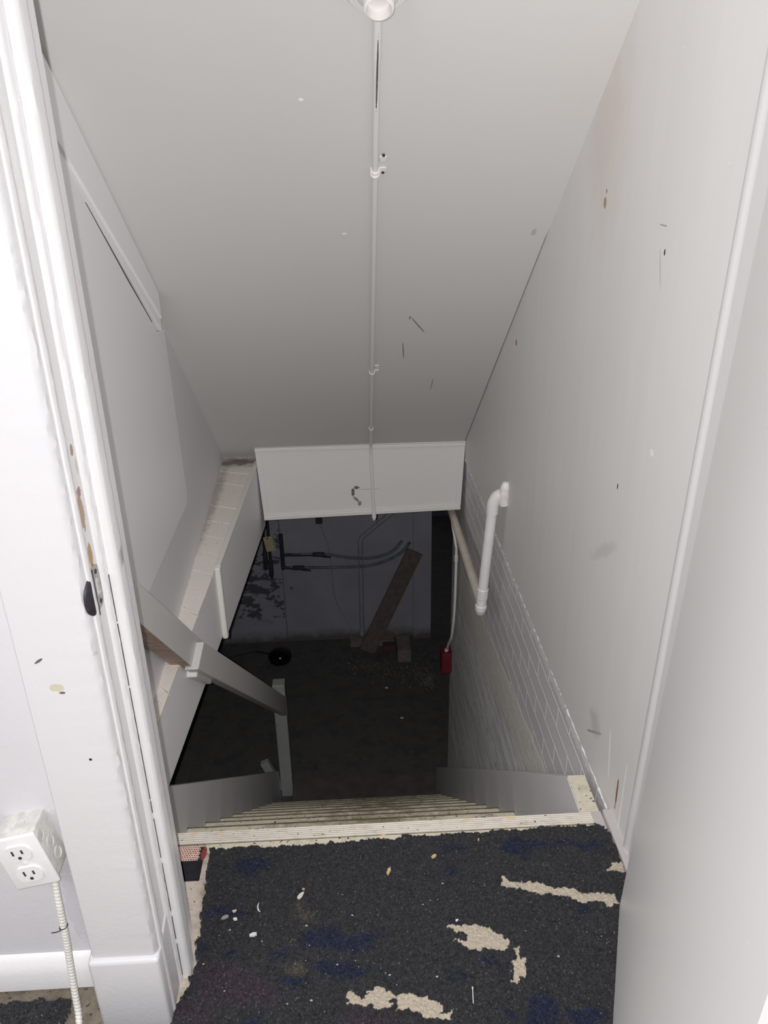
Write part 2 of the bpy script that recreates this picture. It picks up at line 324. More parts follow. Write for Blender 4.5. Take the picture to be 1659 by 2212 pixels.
def backwall_mat():
    """flaking whitewash over dark masonry"""
    m, nt, b = newmat('flaking_whitewash')
    sx = N(nt, 'ShaderNodeSeparateXYZ'); nt.links.new(pos(nt), sx.inputs[0])
    base = mix(nt, ramp(nt, noise(nt, 2.2, 6, 0.6), 0.35, 0.7), rgb(168, 167, 176), rgb(150, 150, 159))
    # heavier flaking left of the seam and around its foot
    left = ramp(nt, sx.outputs[0], -0.56, -0.60)
    fl = ramp(nt, noise(nt, 6.5, 6, 0.65, st=(1, 1, 1.6)), 0.525, 0.535)
    band = mathn(nt, 'MULTIPLY', ramp(nt, sx.outputs[2], -2.3, -2.2), left)
    dk = mathn(nt, 'MULTIPLY', fl, band)
    sp = mathn(nt, 'MULTIPLY', ramp(nt, noise(nt, 11, 4, 0.6), 0.69, 0.70), 0.7)
    dk = mathn(nt, 'MAXIMUM', dk, sp)
    seam = ramp(nt, mathn(nt, 'ABSOLUTE', mathn(nt, 'ADD', sx.outputs[0], 0.578)), 0.006, 0.003)
    dk = mathn(nt, 'MAXIMUM', dk, mathn(nt, 'MULTIPLY', seam, 0.6))
    low = ramp(nt, mathn(nt, 'ADD', sx.outputs[2], mathn(nt, 'MULTIPLY', noise(nt, 3.5, 5, 0.7), 0.22)), -2.24, -2.34)
    col = mix(nt, dk, base, rgb(88, 85, 92))
    col = mix(nt, mathn(nt, 'MULTIPLY', low, 0.9), col, rgb(92, 88, 82))
    nt.links.new(col, b.inputs['Base Color']); b.inputs['Roughness'].default_value = 0.9
    bump(nt, b, noise(nt, 12, 6), 0.5, 0.01)
    return m
m_back = backwall_mat()

def carpet_mat():
    m, nt, b = newmat('cut_pile_carpet')
    a = N(nt, 'ShaderNodeAttribute', attribute_name='pile')
    nt.links.new(a.outputs['Color'], b.inputs['Base Color']); b.inputs['Roughness'].default_value = 1.0; b.inputs['Specular IOR Level'].default_value = 0.1
    b.inputs['Sheen Weight'].default_value = 0.15
    return m
m_carpet = carpet_mat()

# ================================================================== SETTING
CEIL = lambda y: 2.683 - 0.8 * y
XU = lambda y: -0.528 - 0.0323 * (y - 2.0)          # upper left wall, leaning slightly away
XL = lambda y: -0.475 + 0.037 * (y - 1.99)          # face of the floor edge below the ledge
FLOOR2 = -2.46

# landing and hall floor, with a slot left open beside the nosing
bm = BM()
box(bm, -2.2, 0.9, -1.2, 1.078, -0.05, 0.0); box(bm, -0.315, 0.508, 1.078, 1.19, -0.05, 0.0)
box(bm, -0.70, -0.40, 1.078, 1.19, -0.05, 0.0); box(bm, -0.40, -0.315, 1.160, 1.19, -0.05, 0.0)
struct(obj('floor_landing', bm, m_floor))
bm = BM(); box(bm, -0.3985, -0.3165, 1.0795, 1.1585, -0.16, -0.0006); bm.faces.ensure_lookup_table()
top = [f for f in bm.faces if f.calc_center_median().z > -0.01]; bmesh.ops.delete(bm, geom=top, context='FACES')
struct(obj('floor_slot_lining', bm, m_iron))

# sloping ceiling (underside of the flight above)
bm = BM(); ys = [0.93, 1.9, 2.05, 2.6, 3.36]; xr = lambda y: 0.515 if y < 1.95 else (0.5035 if y < 2.3 else 0.5025)
A = [(-0.75, y, CEIL(y)) for y in ys]; B = [(xr(y), y, CEIL(y)) for y in ys]
for lo_, hi_ in ((0.0, 0.12),):
    va = [bm.verts.new(p) for p in A]; vb = [bm.verts.new(p) for p in B]
    vc = [bm.verts.new((x, y, z + hi_)) for x, y, z in B]; vd = [bm.verts.new((x, y, z + hi_)) for x, y, z in A]
    for k in range(len(ys) - 1):
        for m1, m2 in ((va, vb), (vb, vc), (vc, vd), (vd, va)): bm.faces.new((m1[k], m1[k + 1], m2[k + 1], m2[k]))
    bm.faces.new((va[0], vb[0], vc[0], vd[0])); bm.faces.new((va[-1], vd[-1], vc[-1], vb[-1]))
struct(obj('ceiling_slope', bm, m_ceiling))

# upper left wall
bm = BM(); prism_x(bm, [(0.97, 0.0), (3.40, 0.0), (3.40, CEIL(3.36) + 0.02), (3.36, CEIL(3.36) + 0.02), (0.97, CEIL(0.97) + 0.02)], XU, lambda y: XU(y) - 0.10)
struct(obj('wall_left', bm, m_upper_shaded))
# board nailed over it, with one rounded lower corner
yz = [(0.972, 0.30), (1.72, 0.272), (2.315, 0.236), (2.326, 0.240), (2.333, 0.252), (2.338, 0.268), (2.322, 0.79), (2.215, 0.803), (1.64, 1.205), (0.972, 1.68)]
bm = BM(); prism_x(bm, yz, lambda y: XU(y) + 0.012, lambda y: XU(y) - 0.004)
struct(smooth_by_angle(obj('wall_left_board', bm, m_board)))
# boxed trim under the slope
bm = BM()
yz = [(0.972, CEIL(0.972) - 0.004), (0.972, 1.700), (1.646, 1.232), (2.212, 0.838), (2.212, CEIL(2.212) - 0.004)]
prism_x(bm, yz, -0.503, -0.56); bevel(bm, 0.002, 1)
o = struct(obj('trim_1', bm, m_board))
bm = BM(); yz = [(0.972, 1.703), (0.972, 1.672), (1.646, 1.204), (2.218, 0.806), (2.222, 0.83), (2.214, 0.842), (1.646, 1.235)]
prism_x(bm, yz, -0.509, -0.555); bevel(bm, 0.0012, 1)
obj('trim_lip', bm, m_board, o)
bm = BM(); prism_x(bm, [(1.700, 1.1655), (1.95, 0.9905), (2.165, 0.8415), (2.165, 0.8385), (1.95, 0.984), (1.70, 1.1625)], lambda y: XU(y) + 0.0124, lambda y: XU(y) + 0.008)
obj('crack_and_shade', bm, m_slot, o)  # dark strip standing in for the shadow line under the trim lip

# floor edge below the ledge (rim of the stairwell)
zl = lambda y: -0.205 - 0.072 * (y - 1.5)
bm = BM(); prism_x(bm, [(1.165, -0.012), (3.40, -0.012), (3.40, zl(3.40)), (1.165, zl(1.165))], XL, -0.78)
struct(obj('wall_left_rim', bm, m_upper))
# brick-on-edge ledge
joints = [1.19, 1.30, 1.42, 1.545, 1.66, 1.78, 1.90, 2.03, 2.145, 2.27, 2.41, 2.53, 2.655, 2.79, 2.905, 3.02, 3.15, 3.262, 3.35, 3.40]
bm = BM(); random.seed(7)
for a, b2 in zip(joints, joints[1:]):
    sk = 0.055
    h = 0.0 + random.uniform(-0.002, 0.001)
    x0 = XU(a) - 0.02
    A = [(x0, a + 0.0012 + sk, -0.0125), (x0, b2 - 0.0012 + sk, -0.0125), (XL(b2) + 0.001, b2 - 0.0012, -0.0125), (XL(a) + 0.001, a + 0.0012, -0.0125)]
    loft(bm, A, [(x, y, h) for x, y, _ in A])
bevel(bm, 0.0009, 1)
struct(obj('wall_left_ledge', bm, m_ledge))
bm = BM(); prism_x(bm, [(1.17, -0.0125), (3.395, -0.0125), (3.395, -0.003), (1.17, -0.003)], lambda y: XL(y) - 0.002, -0.66)
struct(obj('wall_left_mortar', bm, m_mortar))
# smooth sheet over the far half of the rim, with its end batten
bm = BM(); prism_x(bm, [(2.335, -0.002), (3.37, -0.002), (3.37, -0.345), (2.335, -0.272)], lambda y: XL(y) + 0.012, lambda y: XL(y) - 0.001)
pn = struct(obj('wall_left_sheet', bm, m_upper))
bm = BM(); prism_x(bm, [(2.312, 0.0), (2.337, 0.004), (2.337, -0.276), (2.312, -0.276)], lambda y: XL(y) + 0.017, lambda y: XL(y) - 0.001); bevel(bm, 0.003, 1)
obj('batten', bm, m_trimcream, pn)
bm = BM(); prism_x(bm, [(2.33, 0.002), (3.30, 0.002), (3.30, -0.010), (2.33, -0.010)], lambda y: XL(y) + 0.0145, lambda y: XL(y) - 0.004); bevel(bm, 0.002, 1)
obj('edge_strip', bm, m_trimcream, pn)

# header panel across the foot of the slope, with cover strips
bm = BM()
q = [(-0.4175, 0.086), (0.506, 0.082), (0.4905, -0.241), (-0.401, -0.261)]
YH = 3.25
loft(bm, [(x, YH, z) for x, z in q], [(x, YH + 0.08, z) for x, z in q])
hd = struct(obj('trim_2', bm, m_header))
def strip(p0, p1, w, t, name, mat):
    a = Vector((p0[0], 0, p0[1])); b2 = Vector((p1[0], 0, p1[1])); d = (b2 - a).normalized(); n = Vector((-d.z, 0, d.x)) * (w / 2)
    y0, y1 = YH - t, YH + 0.001
    A = [(v.x, y0, v.z) for v in (a - n, b2 - n, b2 + n, a + n)]; B = [(v.x, y1, v.z) for v in (a - n, b2 - n, b2 + n, a + n)]
    bm = BM(); loft(bm, A, B); bevel(bm, min(0.003, t * 0.4), 2); return obj(name, bm, mat, hd)
strip((-0.417, 0.0745), (0.505, 0.0715), 0.017, 0.012, 'cover_strip', m_header)
strip((-0.401, -0.253), (0.4905, -0.233), 0.020, 0.012, 'cover_strip', m_trimcream)
strip((-0.404, 0.066), (-0.389, -0.243), 0.024, 0.003, 'cover_strip', m_header)
strip((0.4925, 0.063), (0.480, -0.224), 0.024, 0.003, 'cover_strip', m_header)

# right wall: smooth upper face, brick and foundation below
bm = BM(); prism_x(bm, [(0.96, 0.0), (3.62, 0.0), (3.62, -0.2), (3.36, CEIL(3.36)), (0.96, CEIL(0.96))][:2] + [(3.62, CEIL(3.36) + 0.13), (3.36, CEIL(3.36) + 0.13), (0.96, CEIL(0.96) + 0.13)], 0.506, 0.62)
wr = struct(obj('wall_right', bm, m_right))
bm = BM(); rj = random.Random(9); pp = []; rr = []
for k in range(240):
    y = 1.10 + (3.60 - 1.10) * k / 239; pp.append((0.5085 + rj.uniform(-0.001, 0.001), y, -0.002 + rj.uniform(-0.0018, 0.0018))); rr.append(0.0034 + rj.uniform(-0.0014, 0.0016) + (0.004 * max(0, 1.55 - y) if y < 1.55 else 0))
tube(bm, pp, rr, 8); smooth_by_angle(obj('paint_ridge', bm, plain('flaky_white_edge', rgb(248, 246, 243), 0.6, tint=rgb(220, 216, 212), sc=90), wr), 70)
bm = BM(); prism_x(bm, [(1.10, 0.0), (3.62, 0.0), (3.62, FLOOR2), (1.10, FLOOR2)], 0.512, 0.75)
struct(obj('wall_right_lower', bm, m_brick))
# low skirting on the landing
bm = BM(); box(bm, 0.490, 0.512, 0.94, 1.192, 0.0, 0.014); bevel(bm, 0.004, 2); m_toe = paint('scuffed_skirting', rgb(196, 191, 192), 0.6, rgb(170, 162, 158), 0.12, ((90, 0.2),)); struct(obj('baseboard_right', bm, m_toe))
bm = BM(); box(bm, 0.466, 0.488, 1.130, 1.192, 0.0, 0.008); bevel(bm, 0.002, 1); struct(obj('baseboard_right_toe', bm, m_toe))

# basement shell
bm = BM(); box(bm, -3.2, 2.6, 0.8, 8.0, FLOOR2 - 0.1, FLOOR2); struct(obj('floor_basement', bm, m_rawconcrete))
bm = BM(); box(bm, -3.2, 0.61, 5.55, 5.75, FLOOR2, -0.3); box(bm, 0.468, 0.612, 5.515, 5.55, FLOOR2, -0.3)
struct(obj('wall_basement_back', bm, m_back))
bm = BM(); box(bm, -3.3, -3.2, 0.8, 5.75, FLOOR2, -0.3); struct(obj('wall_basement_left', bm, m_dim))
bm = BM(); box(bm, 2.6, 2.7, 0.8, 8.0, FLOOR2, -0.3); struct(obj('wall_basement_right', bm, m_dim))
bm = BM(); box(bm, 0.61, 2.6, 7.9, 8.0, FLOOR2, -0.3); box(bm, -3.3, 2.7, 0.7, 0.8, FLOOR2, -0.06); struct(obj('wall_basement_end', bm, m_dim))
bm = BM()
box(bm, -3.3, -0.78, 0.7, 8.1, -0.34, -0.06); box(bm, -0.78, 0.75, 3.385, 8.1, -0.24, -0.06); box(bm, 0.75, 2.7, 0.7, 8.1, -0.34, -0.06); box(bm, -0.78, 0.75, 0.7, 1.165, -0.30, -0.17)
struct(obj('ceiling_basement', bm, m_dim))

# hall wall, door casing, jambs
bm = BM(); box(bm, -2.2, -0.36, 0.885, 0.975, 0.0, 2.5); struct(obj('wall_hall', bm, m_hall))
bm = BM()
loft(bm, [(-2.2, 0.886, 0.016), (-2.2, 0.868, 0.016), (-2.2, 0.868, 0.052), (-2.2, 0.876, 0.075), (-2.2, 0.886, 0.082)],
         [(-0.41, 0.886, 0.016), (-0.41, 0.868, 0.016), (-0.41, 0.868, 0.052), (-0.41, 0.876, 0.075), (-0.41, 0.886, 0.082)])
struct(smooth_by_angle(obj('baseboard_left', bm, m_casing), 50))
def vstrip(name, xy, z0, z1, mat, parent=None, segs=1, jit=0.0, only=None):
    bm = BM(); prev = None; rj = random.Random(len(name) + len(xy))
    for k in range(segs + 1):
        z = z0 + (z1 - z0) * k / segs
        ring = [bm.verts.new((x + rj.gauss(0, jit), y + rj.gauss(0, jit), z) if only is None or i in only else (x, y, z)) for i, (x, y) in enumerate(xy)]
        if prev:
            for i in range(len(xy)): bm.faces.new((prev[i], prev[(i + 1) % len(xy)], ring[(i + 1) % len(xy)], ring[i]))
        else: bm.faces.new(ring[::-1])
        prev = ring
    bm.faces.new(prev); return smooth_by_angle(obj(name, bm, mat, parent), 35)
# casing with a worn, rounded arris
o = struct(vstrip('trim_3', [(-0.412, 0.886), (-0.412, 0.812), (-0.410, 0.810), (-0.326, 0.8095), (-0.3205, 0.811), (-0.3165, 0.815), (-0.315, 0.8215), (-0.330, 0.8225), (-0.330, 0.886)], 0.15, 2.2, m_casing_front, None, 260, 0.0005, (4, 5)))
bm = BM(); box(bm, -0.418, -0.3125, 0.8015, 0.886, 0.0, 0.166)
for v in bm.verts:
    if v.co.z > 0.1: v.co.z = 0.160 if v.co.y < 0.85 else 0.178
bevel(bm, 0.006, 3); smooth_by_angle(obj('plinth_block', bm, m_casing_front, o), 50)
# jamb with beads, rebate and stop
jx = [(-0.36, 0.822), (-0.3125, 0.822), (-0.3105, 0.826), (-0.3105, 0.831), (-0.3125, 0.834), (-0.3155, 0.8355), (-0.3155, 0.868), (-0.3125, 0.8705), (-0.310, 0.874), (-0.310, 0.9), (-0.309, 0.9), (-0.309, 0.9705), (-0.312, 0.974), (-0.36, 0.974)]
o = struct(vstrip('door_1', jx, 0.0, 2.2, m_jamb, None, 200, 0.00018, (1, 2, 3, 4, 5, 8)))
st = [(-0.3098, 0.8855), (-0.300, 0.8855), (-0.2975, 0.888), (-0.2965, 0.892), (-0.2965, 0.911), (-0.299, 0.914), (-0.3098, 0.9145)]
bm = BM(); rr = random.Random(5); z = 0.01
while z < 0.74:
    dz = rr.uniform(0.02, 0.11); box(bm, -0.3102, -0.3094, 0.8828, 0.8846, z, z + dz); z += dz + rr.choice((0.0, 0.004, 0.012))
obj('crack_and_shade', bm, m_slot, o)
vstrip('door_stop', st, 0.0, 2.2, m_jamb, o, 200, 0.00018, (1, 2, 4))
# right jamb strip seen past the door leaf
jr = [(0.507, 1.083), (0.5025, 1.081), (0.5005, 1.077), (0.5000, 1.070), (0.5015, 1.062), (0.5035, 1.058), (0.5035, 1.050), (0.5000, 1.047), (0.4995, 0.985), (0.62, 0.985), (0.62, 1.083)]
bm = BM()
loft(bm, [(x, y + 0.017, 0.0) for x, y in jr], [(x, y + 0.017 - 0.046 * 2.0, 2.0) for x, y in jr]); struct(smooth_by_angle(obj('trim_4', bm, m_jambr), 35))
bm = BM(); box(bm, 0.622, 1.8, 0.985, 1.083, 0.0, 2.5); struct(obj('wall_hall_right', bm, m_hall))
# open door leaf, hung out of plumb
bm = BM()
u = Vector((-0.354, -0.935)); n2 = Vector((0.935, -0.354))
def leaf(z):
    h = Vector((0.452 + 0.036 * z, 0.965)); e = h + u * 0.74
    return [h, e, e + n2 * 0.036, h + n2 * 0.036]
zs = [0.0135, 0.10, 0.6, 1.1, 1.6, 2.0]; prev = None
for z in zs:
    ring = [bm.verts.new((p.x, p.y, z)) for p in leaf(z)]
    if prev:
        for i in range(4): bm.faces.new((prev[i], prev[(i + 1) % 4], ring[(i + 1) % 4], ring[i]))
    else: bm.faces.new(ring[::-1])
    prev = ring
bm.faces.new(prev)
bmesh.ops.bevel(bm, geom=[e for e in bm.edges if abs(e.verts[0].co.z - e.verts[1].co.z) > 0.05], offset=0.003, segments=3, affect='EDGES')
struct(smooth_by_angle(obj('door_2', bm, m_door), 40))

# ================================================================== CARPET
def pip(P, X, Y):
    ins = np.zeros(X.shape, bool); n = len(P); j = n - 1
    for i in range(n):
        xi, yi = P[i]; xj, yj = P[j]
        if yi != yj:
            c = ((yi > Y) != (yj > Y)) & (X < (xj - xi) * (Y - yi) / (yj - yi) + xi); ins ^= c
        j = i
    return ins
def vnoise(X, Y, s, seed):
    r = np.random.RandomState(seed); G = r.rand(64, 64)
    x = X * s; y = Y * s; xi = np.floor(x).astype(int); yi = np.floor(y).astype(int); fx = x - xi; fy = y - yi
    fx = fx * fx * (3 - 2 * fx); fy = fy * fy * (3 - 2 * fy)
    g = lambda a, b: G[a % 64, b % 64]
    return (g(xi, yi) * (1 - fx) + g(xi + 1, yi) * fx) * (1 - fy) + (g(xi, yi + 1) * (1 - fx) + g(xi + 1, yi + 1) * fx) * fy
BEIGE = [[(0.2517, 1.0398), (0.2806, 1.0333), (0.2887, 1.022), (0.3053, 1.0265), (0.3317, 1.0162), (0.3477, 1.0076), (0.3667, 1.0109), (0.3923, 1.0003), (0.4219, 0.9954), (0.4533, 0.9889), (0.4573, 0.9696), (0.4414, 0.9678), (0.4196, 0.9793), (0.3934, 0.9772), (0.3494, 0.9941), (0.3179, 1.002), (0.3008, 1.0061), (0.2798, 1.0165), (0.2486, 1.0231)],
 [(0.1412, 0.942), (0.1496, 0.9502), (0.1763, 0.9466), (0.1954, 0.9426), (0.2117, 0.9375), (0.2195, 0.9262), (0.2365, 0.9131), (0.2412, 0.8998), (0.2334, 0.8907), (0.2047, 0.8969), (0.1747, 0.9039), (0.159, 0.9114), (0.1442, 0.9176), (0.167, 0.9167), (0.1759, 0.9276), (0.1692, 0.9321), (0.1502, 0.936)],
 [(0.249, 0.9006), (0.2586, 0.9026), (0.2577, 0.8871), (0.2644, 0.874), (0.2566, 0.8596), (0.2568, 0.8474), (0.2424, 0.8363), (0.232, 0.8358), (0.2395, 0.8558), (0.2383, 0.8757), (0.2501, 0.885)],
 [(-0.0422, 0.8231), (-0.0286, 0.8366), (-0.0175, 0.8266), (-0.0063, 0.8271), (-0.0037, 0.8373), (0.0239, 0.8439), (0.0323, 0.8328), (0.0406, 0.8207), (0.0242, 0.8081), (0.0044, 0.8116), (-0.0222, 0.8177)],
 [(0.0407, 0.8253), (0.0593, 0.8323), (0.079, 0.8253), (0.0928, 0.8279), (0.0938, 0.8152), (0.1132, 0.8083), (0.1074, 0.7963), (0.1285, 0.7972), (0.1278, 0.7829), (0.0975, 0.787), (0.0805, 0.7935), (0.0641, 0.8079), (0.0523, 0.7997), (0.039, 0.7994)],
 [(0.4658, 1.0609), (0.4874, 1.0611), (0.4901, 1.037), (0.4567, 1.0407)]]
NAVY = [[(0.2682, 1.1205), (0.3017, 1.1357), (0.3132, 1.1245), (0.3798, 1.1132), (0.4497, 1.1155), (0.4737, 1.1036), (0.4562, 1.0912), (0.3772, 1.1031), (0.3244, 1.0998), (0.3146, 1.0805), (0.2692, 1.0967)], [(0.15, 1.1214), (0.194, 1.1219), (0.1965, 1.1015), (0.1503, 1.1012)], [(0.1495, 1.0718), (0.1764, 1.0732), (0.1764, 1.0541), (0.1526, 1.0541)], [(0.1452, 0.9639), (0.1614, 0.9642), (0.1622, 0.9516), (0.1448, 0.9513)], [(0.3759, 0.9691), (0.4058, 0.9758), (0.3991, 0.9619), (0.3728, 0.9579)], [(0.2119, 0.7966), (0.2335, 0.793), (0.2307, 0.7799), (0.2115, 0.7833)], [(0.2535, 0.8031), (0.2798, 0.8094), (0.3006, 0.8024), (0.296, 0.7672), (0.2427, 0.764)], [(0.3148, 0.7881), (0.3622, 0.7896), (0.372, 0.7779), (0.361, 0.7568), (0.3073, 0.7601)], [(0.1303, 0.8552), (0.1585, 0.8584), (0.1591, 0.8462), (0.1317, 0.8479)], [(0.1769, 0.8871), (0.2173, 0.8745), (0.2197, 0.8619), (0.1893, 0.8762)], [(-0.2526, 1.1076), (-0.2164, 1.1184), (-0.1777, 1.106), (-0.1866, 1.0839), (-0.2168, 1.0701), (-0.2446, 1.0845)], [(-0.2923, 1.003), (-0.2711, 1.0117), (-0.2197, 1.0012), (-0.2043, 0.9974), (-0.2231, 0.9872), (-0.283, 0.991)], [(-0.2934, 0.9478), (-0.276, 0.944), (-0.2756, 0.9256), (-0.2915, 0.9215)], [(-0.2515, 0.9228), (-0.2255, 0.9238), (-0.2215, 0.9094), (-0.2369, 0.9015)], [(-0.1681, 0.9189), (-0.1418, 0.9173), (-0.1385, 0.9017), (-0.1597, 0.903)], [(-0.1264, 0.94), (-0.0832, 0.9561), (-0.0514, 0.9596), (-0.0465, 0.9376), (0.0096, 0.9476), (0.0134, 0.9206), (-0.0229, 0.9047), (-0.049, 0.9115), (-0.0969, 0.9249), (-0.1162, 0.9287)], [(-0.098, 0.8866), (-0.0466, 0.8909), (-0.028, 0.8823), (0.0255, 0.8765), (-0.0167, 0.8644), (-0.0581, 0.8621)], [(-0.1516, 0.8559), (-0.1318, 0.8667), (-0.0926, 0.8618), (-0.1262, 0.8496)], [(0.0095, 0.9448), (0.0389, 0.9471), (0.0357, 0.9324), (0.0114, 0.9313)], [(-0.207, 0.8045), (-0.1724, 0.809), (-0.1686, 0.7913), (-0.2057, 0.7935)]]
PLUM = [[(-0.2858, 0.9008), (-0.208, 0.8935), (-0.1585, 0.8563), (-0.1472, 0.8254), (-0.2138, 0.825), (-0.2741, 0.8424)], [(-0.0401, 0.8076), (0.0086, 0.8068), (0.0516, 0.7865), (0.0075, 0.7784), (-0.0402, 0.7834)], [(-0.3126, 0.8333), (-0.2534, 0.8388), (-0.2534, 0.7943), (-0.3106, 0.7999)]]
TAN = [[(-0.1473, 0.8922), (-0.1147, 0.8952), (-0.0956, 0.884), (-0.1043, 0.8698), (-0.1416, 0.877)], [(-0.1228, 1.0184), (-0.104, 0.991), (-0.0981, 0.9626), (-0.1183, 0.975), (-0.1269, 0.9982)]]
def carpet(name, x0, x1, y0, y1, inside, seed, step=0.0013):
    nx = int((x1 - x0) / step); ny = int((y1 - y0) / step)
    X, Y = np.meshgrid(np.linspace(x0, x1, nx), np.linspace(y0, y1, ny))
    r = np.random.RandomState(seed)
    jx = X + (vnoise(X, Y, 90, seed) - .5) * 0.010 + (vnoise(X, Y, 220, seed + 5) - .5) * 0.006
    jy = Y + (vnoise(X, Y, 90, seed + 1) - .5) * 0.010 + (vnoise(X, Y, 220, seed + 6) - .5) * 0.006
    keep = inside(jx, jy)
    t = r.rand(ny, nx); tuft = 0.5 * vnoise(X, Y, 230, seed + 2) + 0.5 * vnoise(X, Y, 460, seed + 9)
    fl = r.rand(ny, nx); val = (0.30 + 0.9 * t ** 3 + 0.80 * tuft) * np.where(fl > 0.955, 2.6, 1.0)
    col = np.empty((ny, nx, 3)); col[:] = (0.0285, 0.0280, 0.0305); col *= val[..., None]
    def soft(P, k):
        m = np.zeros(X.shape)
        for q in range(k):
            m += pip(P, jx + (vnoise(X, Y, 35, seed + 20 + q) - .5) * 0.022, jy + (vnoise(X, Y, 35, seed + 40 + q) - .5) * 0.022)
        return m / k
    for PP, c, amt in ((NAVY, (0.0125, 0.0165, 0.0380), 0.85), (PLUM, (0.040, 0.028, 0.038), 0.7), (TAN, (0.085, 0.072, 0.052), 0.45)):
        for P in PP:
            m = soft(P, 5)[..., None] * amt; col = col * (1 - m) + np.array(c) * val[..., None] * m
    for P in BEIGE:
        m = pip(P, jx, jy)[..., None]; col = np.where(m, np.array((0.46, 0.395, 0.315)) * (0.72 + 0.32 * t + 0.14 * tuft)[..., None], col)
    lint = (r.rand(ny, nx) > 0.9972)[..., None]; col = np.where(lint, np.array((0.20, 0.185, 0.16)) * (0.4 + t[..., None]), col)
    Z = 0.0070 + 0.0028 * r.rand(ny, nx) + 0.0030 * tuft
    ox = (r.rand(ny, nx) - .5) * step * 0.8; oy = (r.rand(ny, nx) - .5) * step * 0.8
    edge = keep & ~(np.roll(keep, 1, 0) & np.roll(keep, -1, 0) & np.roll(keep, 1, 1) & np.roll(keep, -1, 1))
    Z = np.where(edge, 0.0005, Z); idx = -np.ones(X.shape, int); idx[keep] = np.arange(keep.sum())
    V = np.stack([(X + ox)[keep], (Y + oy)[keep], Z[keep]], 1)
    q = keep[:-1, :-1] & keep[1:, :-1] & keep[:-1, 1:] & keep[1:, 1:]
    Fq = np.stack([idx[:-1, :-1][q], idx[:-1, 1:][q], idx[1:, 1:][q], idx[1:, :-1][q]], 1)
    me = bpy.data.meshes.new(name); me.from_pydata(V.tolist(), [], Fq.tolist())
    a = me.color_attributes.new('pile', 'FLOAT_COLOR', 'POINT')
    cc = np.concatenate([col[keep], np.ones((keep.sum(), 1))], 1).astype(np.float32); a.data.foreach_set('color', cc.ravel())
    me.materials.append(m_carpet); me.polygons.foreach_set('use_smooth', np.ones(len(me.polygons), bool)); o = bpy.data.objects.new(name, me); C.objects.link(o); return o
MAIN = [(-0.447, 0.45), (-0.447, 0.800), (-0.318, 0.800), (-0.3115, 0.83), (-0.2975, 0.872), (-0.296, 0.915), (-0.2975, 0.98), (-0.302, 1.063), (-0.302, 1.10), (-0.3035, 1.146), (-0.134, 1.144), (0.067, 1.151), (0.29, 1.155), (0.470, 1.158), (0.487, 1.150), (0.490, 1.123), (0.489, 1.066), (0.489, 0.982), (0.80, 0.982), (0.80, 0.45)]
o = carpet('carpet', -0.46, 0.78, 0.55, 1.168, lambda X, Y: pip(MAIN, X, Y), 11)
tag(o, 'charcoal carpet with navy and beige patches covering the landing', 'carpet')
SIDE = [(-0.95, 0.45), (-0.95, 0.860), (-0.482, 0.856), (-0.480, 0.45)]
o = carpet('carpet', -0.75, -0.47, 0.60, 0.872, lambda X, Y: pip(SIDE, X, Y), 23)
tag(o, 'dark carpet edge below the wall outlet, left of the cable', 'carpet')

m_floor_shade = dirty('dark_floor_and_shade', rgb(126, 116, 102), rgb(92, 82, 70), 0.45, 26, (1, 1, 1), 0.8, speck=0.66)  # dark bare floor; its tone also carries the baseboard's shadow
bm = BM(); box(bm, -0.95, -0.41, 0.45, 0.884, 0.0, 0.0012); struct(obj('floor_bare_strip', bm, m_floor_shade))
# ================================================================== STAIR
stair = thing('staircase', 'steep basement staircase with worn cream treads between grey stringers', 'staircase')
XS0, XS1 = -0.515, 0.447
m_edge = plain('dark_tread_edge', rgb(120, 104, 82), 0.8, tint=rgb(78, 68, 54), sc=30)  # dark ragged line along the front edge of each tread
for k in range(1, 13):
    yk = 1.316 + 0.206 * (k - 1); zk = -0.15 - 0.193 * (k - 1)
    yb = (1.165 if k == 1 else yk - 0.206 - 0.04)
    if k == 12: yk = 3.76
    x1 = XS1 if k < 12 else 0.462
    bm = bbox((-0.500 if k == 1 else XS0) if k < 12 else -0.425, x1, yb, yk, zk - 0.032, zk, 0.005, 2)
    random.seed(k)
    obj('tread', bm, m_tread if k < 12 else m_platform, stair)
    bm = BM(); rr = random.Random(40 + k); lastv = None; xa = (-0.500 if k == 1 else XS0) if k < 12 else -0.425
    for q in range(61):
        x = xa + (x1 - xa) * q / 60; d_ = rr.uniform(0.0, 0.0036); row = [bm.verts.new((x, yk - d_ - 0.001, zk + 0.0006)), bm.verts.new((x, yk + 0.0006, zk + 0.0004)), bm.verts.new((x, yk + 0.0006, zk - 0.010))]
        if lastv:
            for w_ in range(2): bm.faces.new((lastv[w_], row[w_], row[w_ + 1], lastv[w_ + 1]))
        lastv = row
    obj('dark_edge', bm, m_edge, stair)
bm = BM(); prism_x(bm, [(1.19, -0.215), (1.555, -0.222), (1.60, -0.256), (3.79, -2.237), (3.79, FLOOR2), (3.45, FLOOR2), (1.19, -0.50)], -0.515, -0.553); bevel(bm, 0.003, 1)
obj('stringer', bm, m_string, stair)
bm = BM(); prism_x(bm, [(1.19, -0.001), (1.30, -0.001), (1.824, -0.475), (3.64, -2.125), (3.64, FLOOR2), (3.30, FLOOR2), (1.19, -0.33)], 0.447, 0.487); bevel(bm, 0.003, 1)
st_r = obj('stringer', bm, m_string, stair)
obj('worn_top', bbox(0.448, 0.487, 1.192, 1.302, -0.003, 0.0012, 0.001, 1), m_cap, st_r)

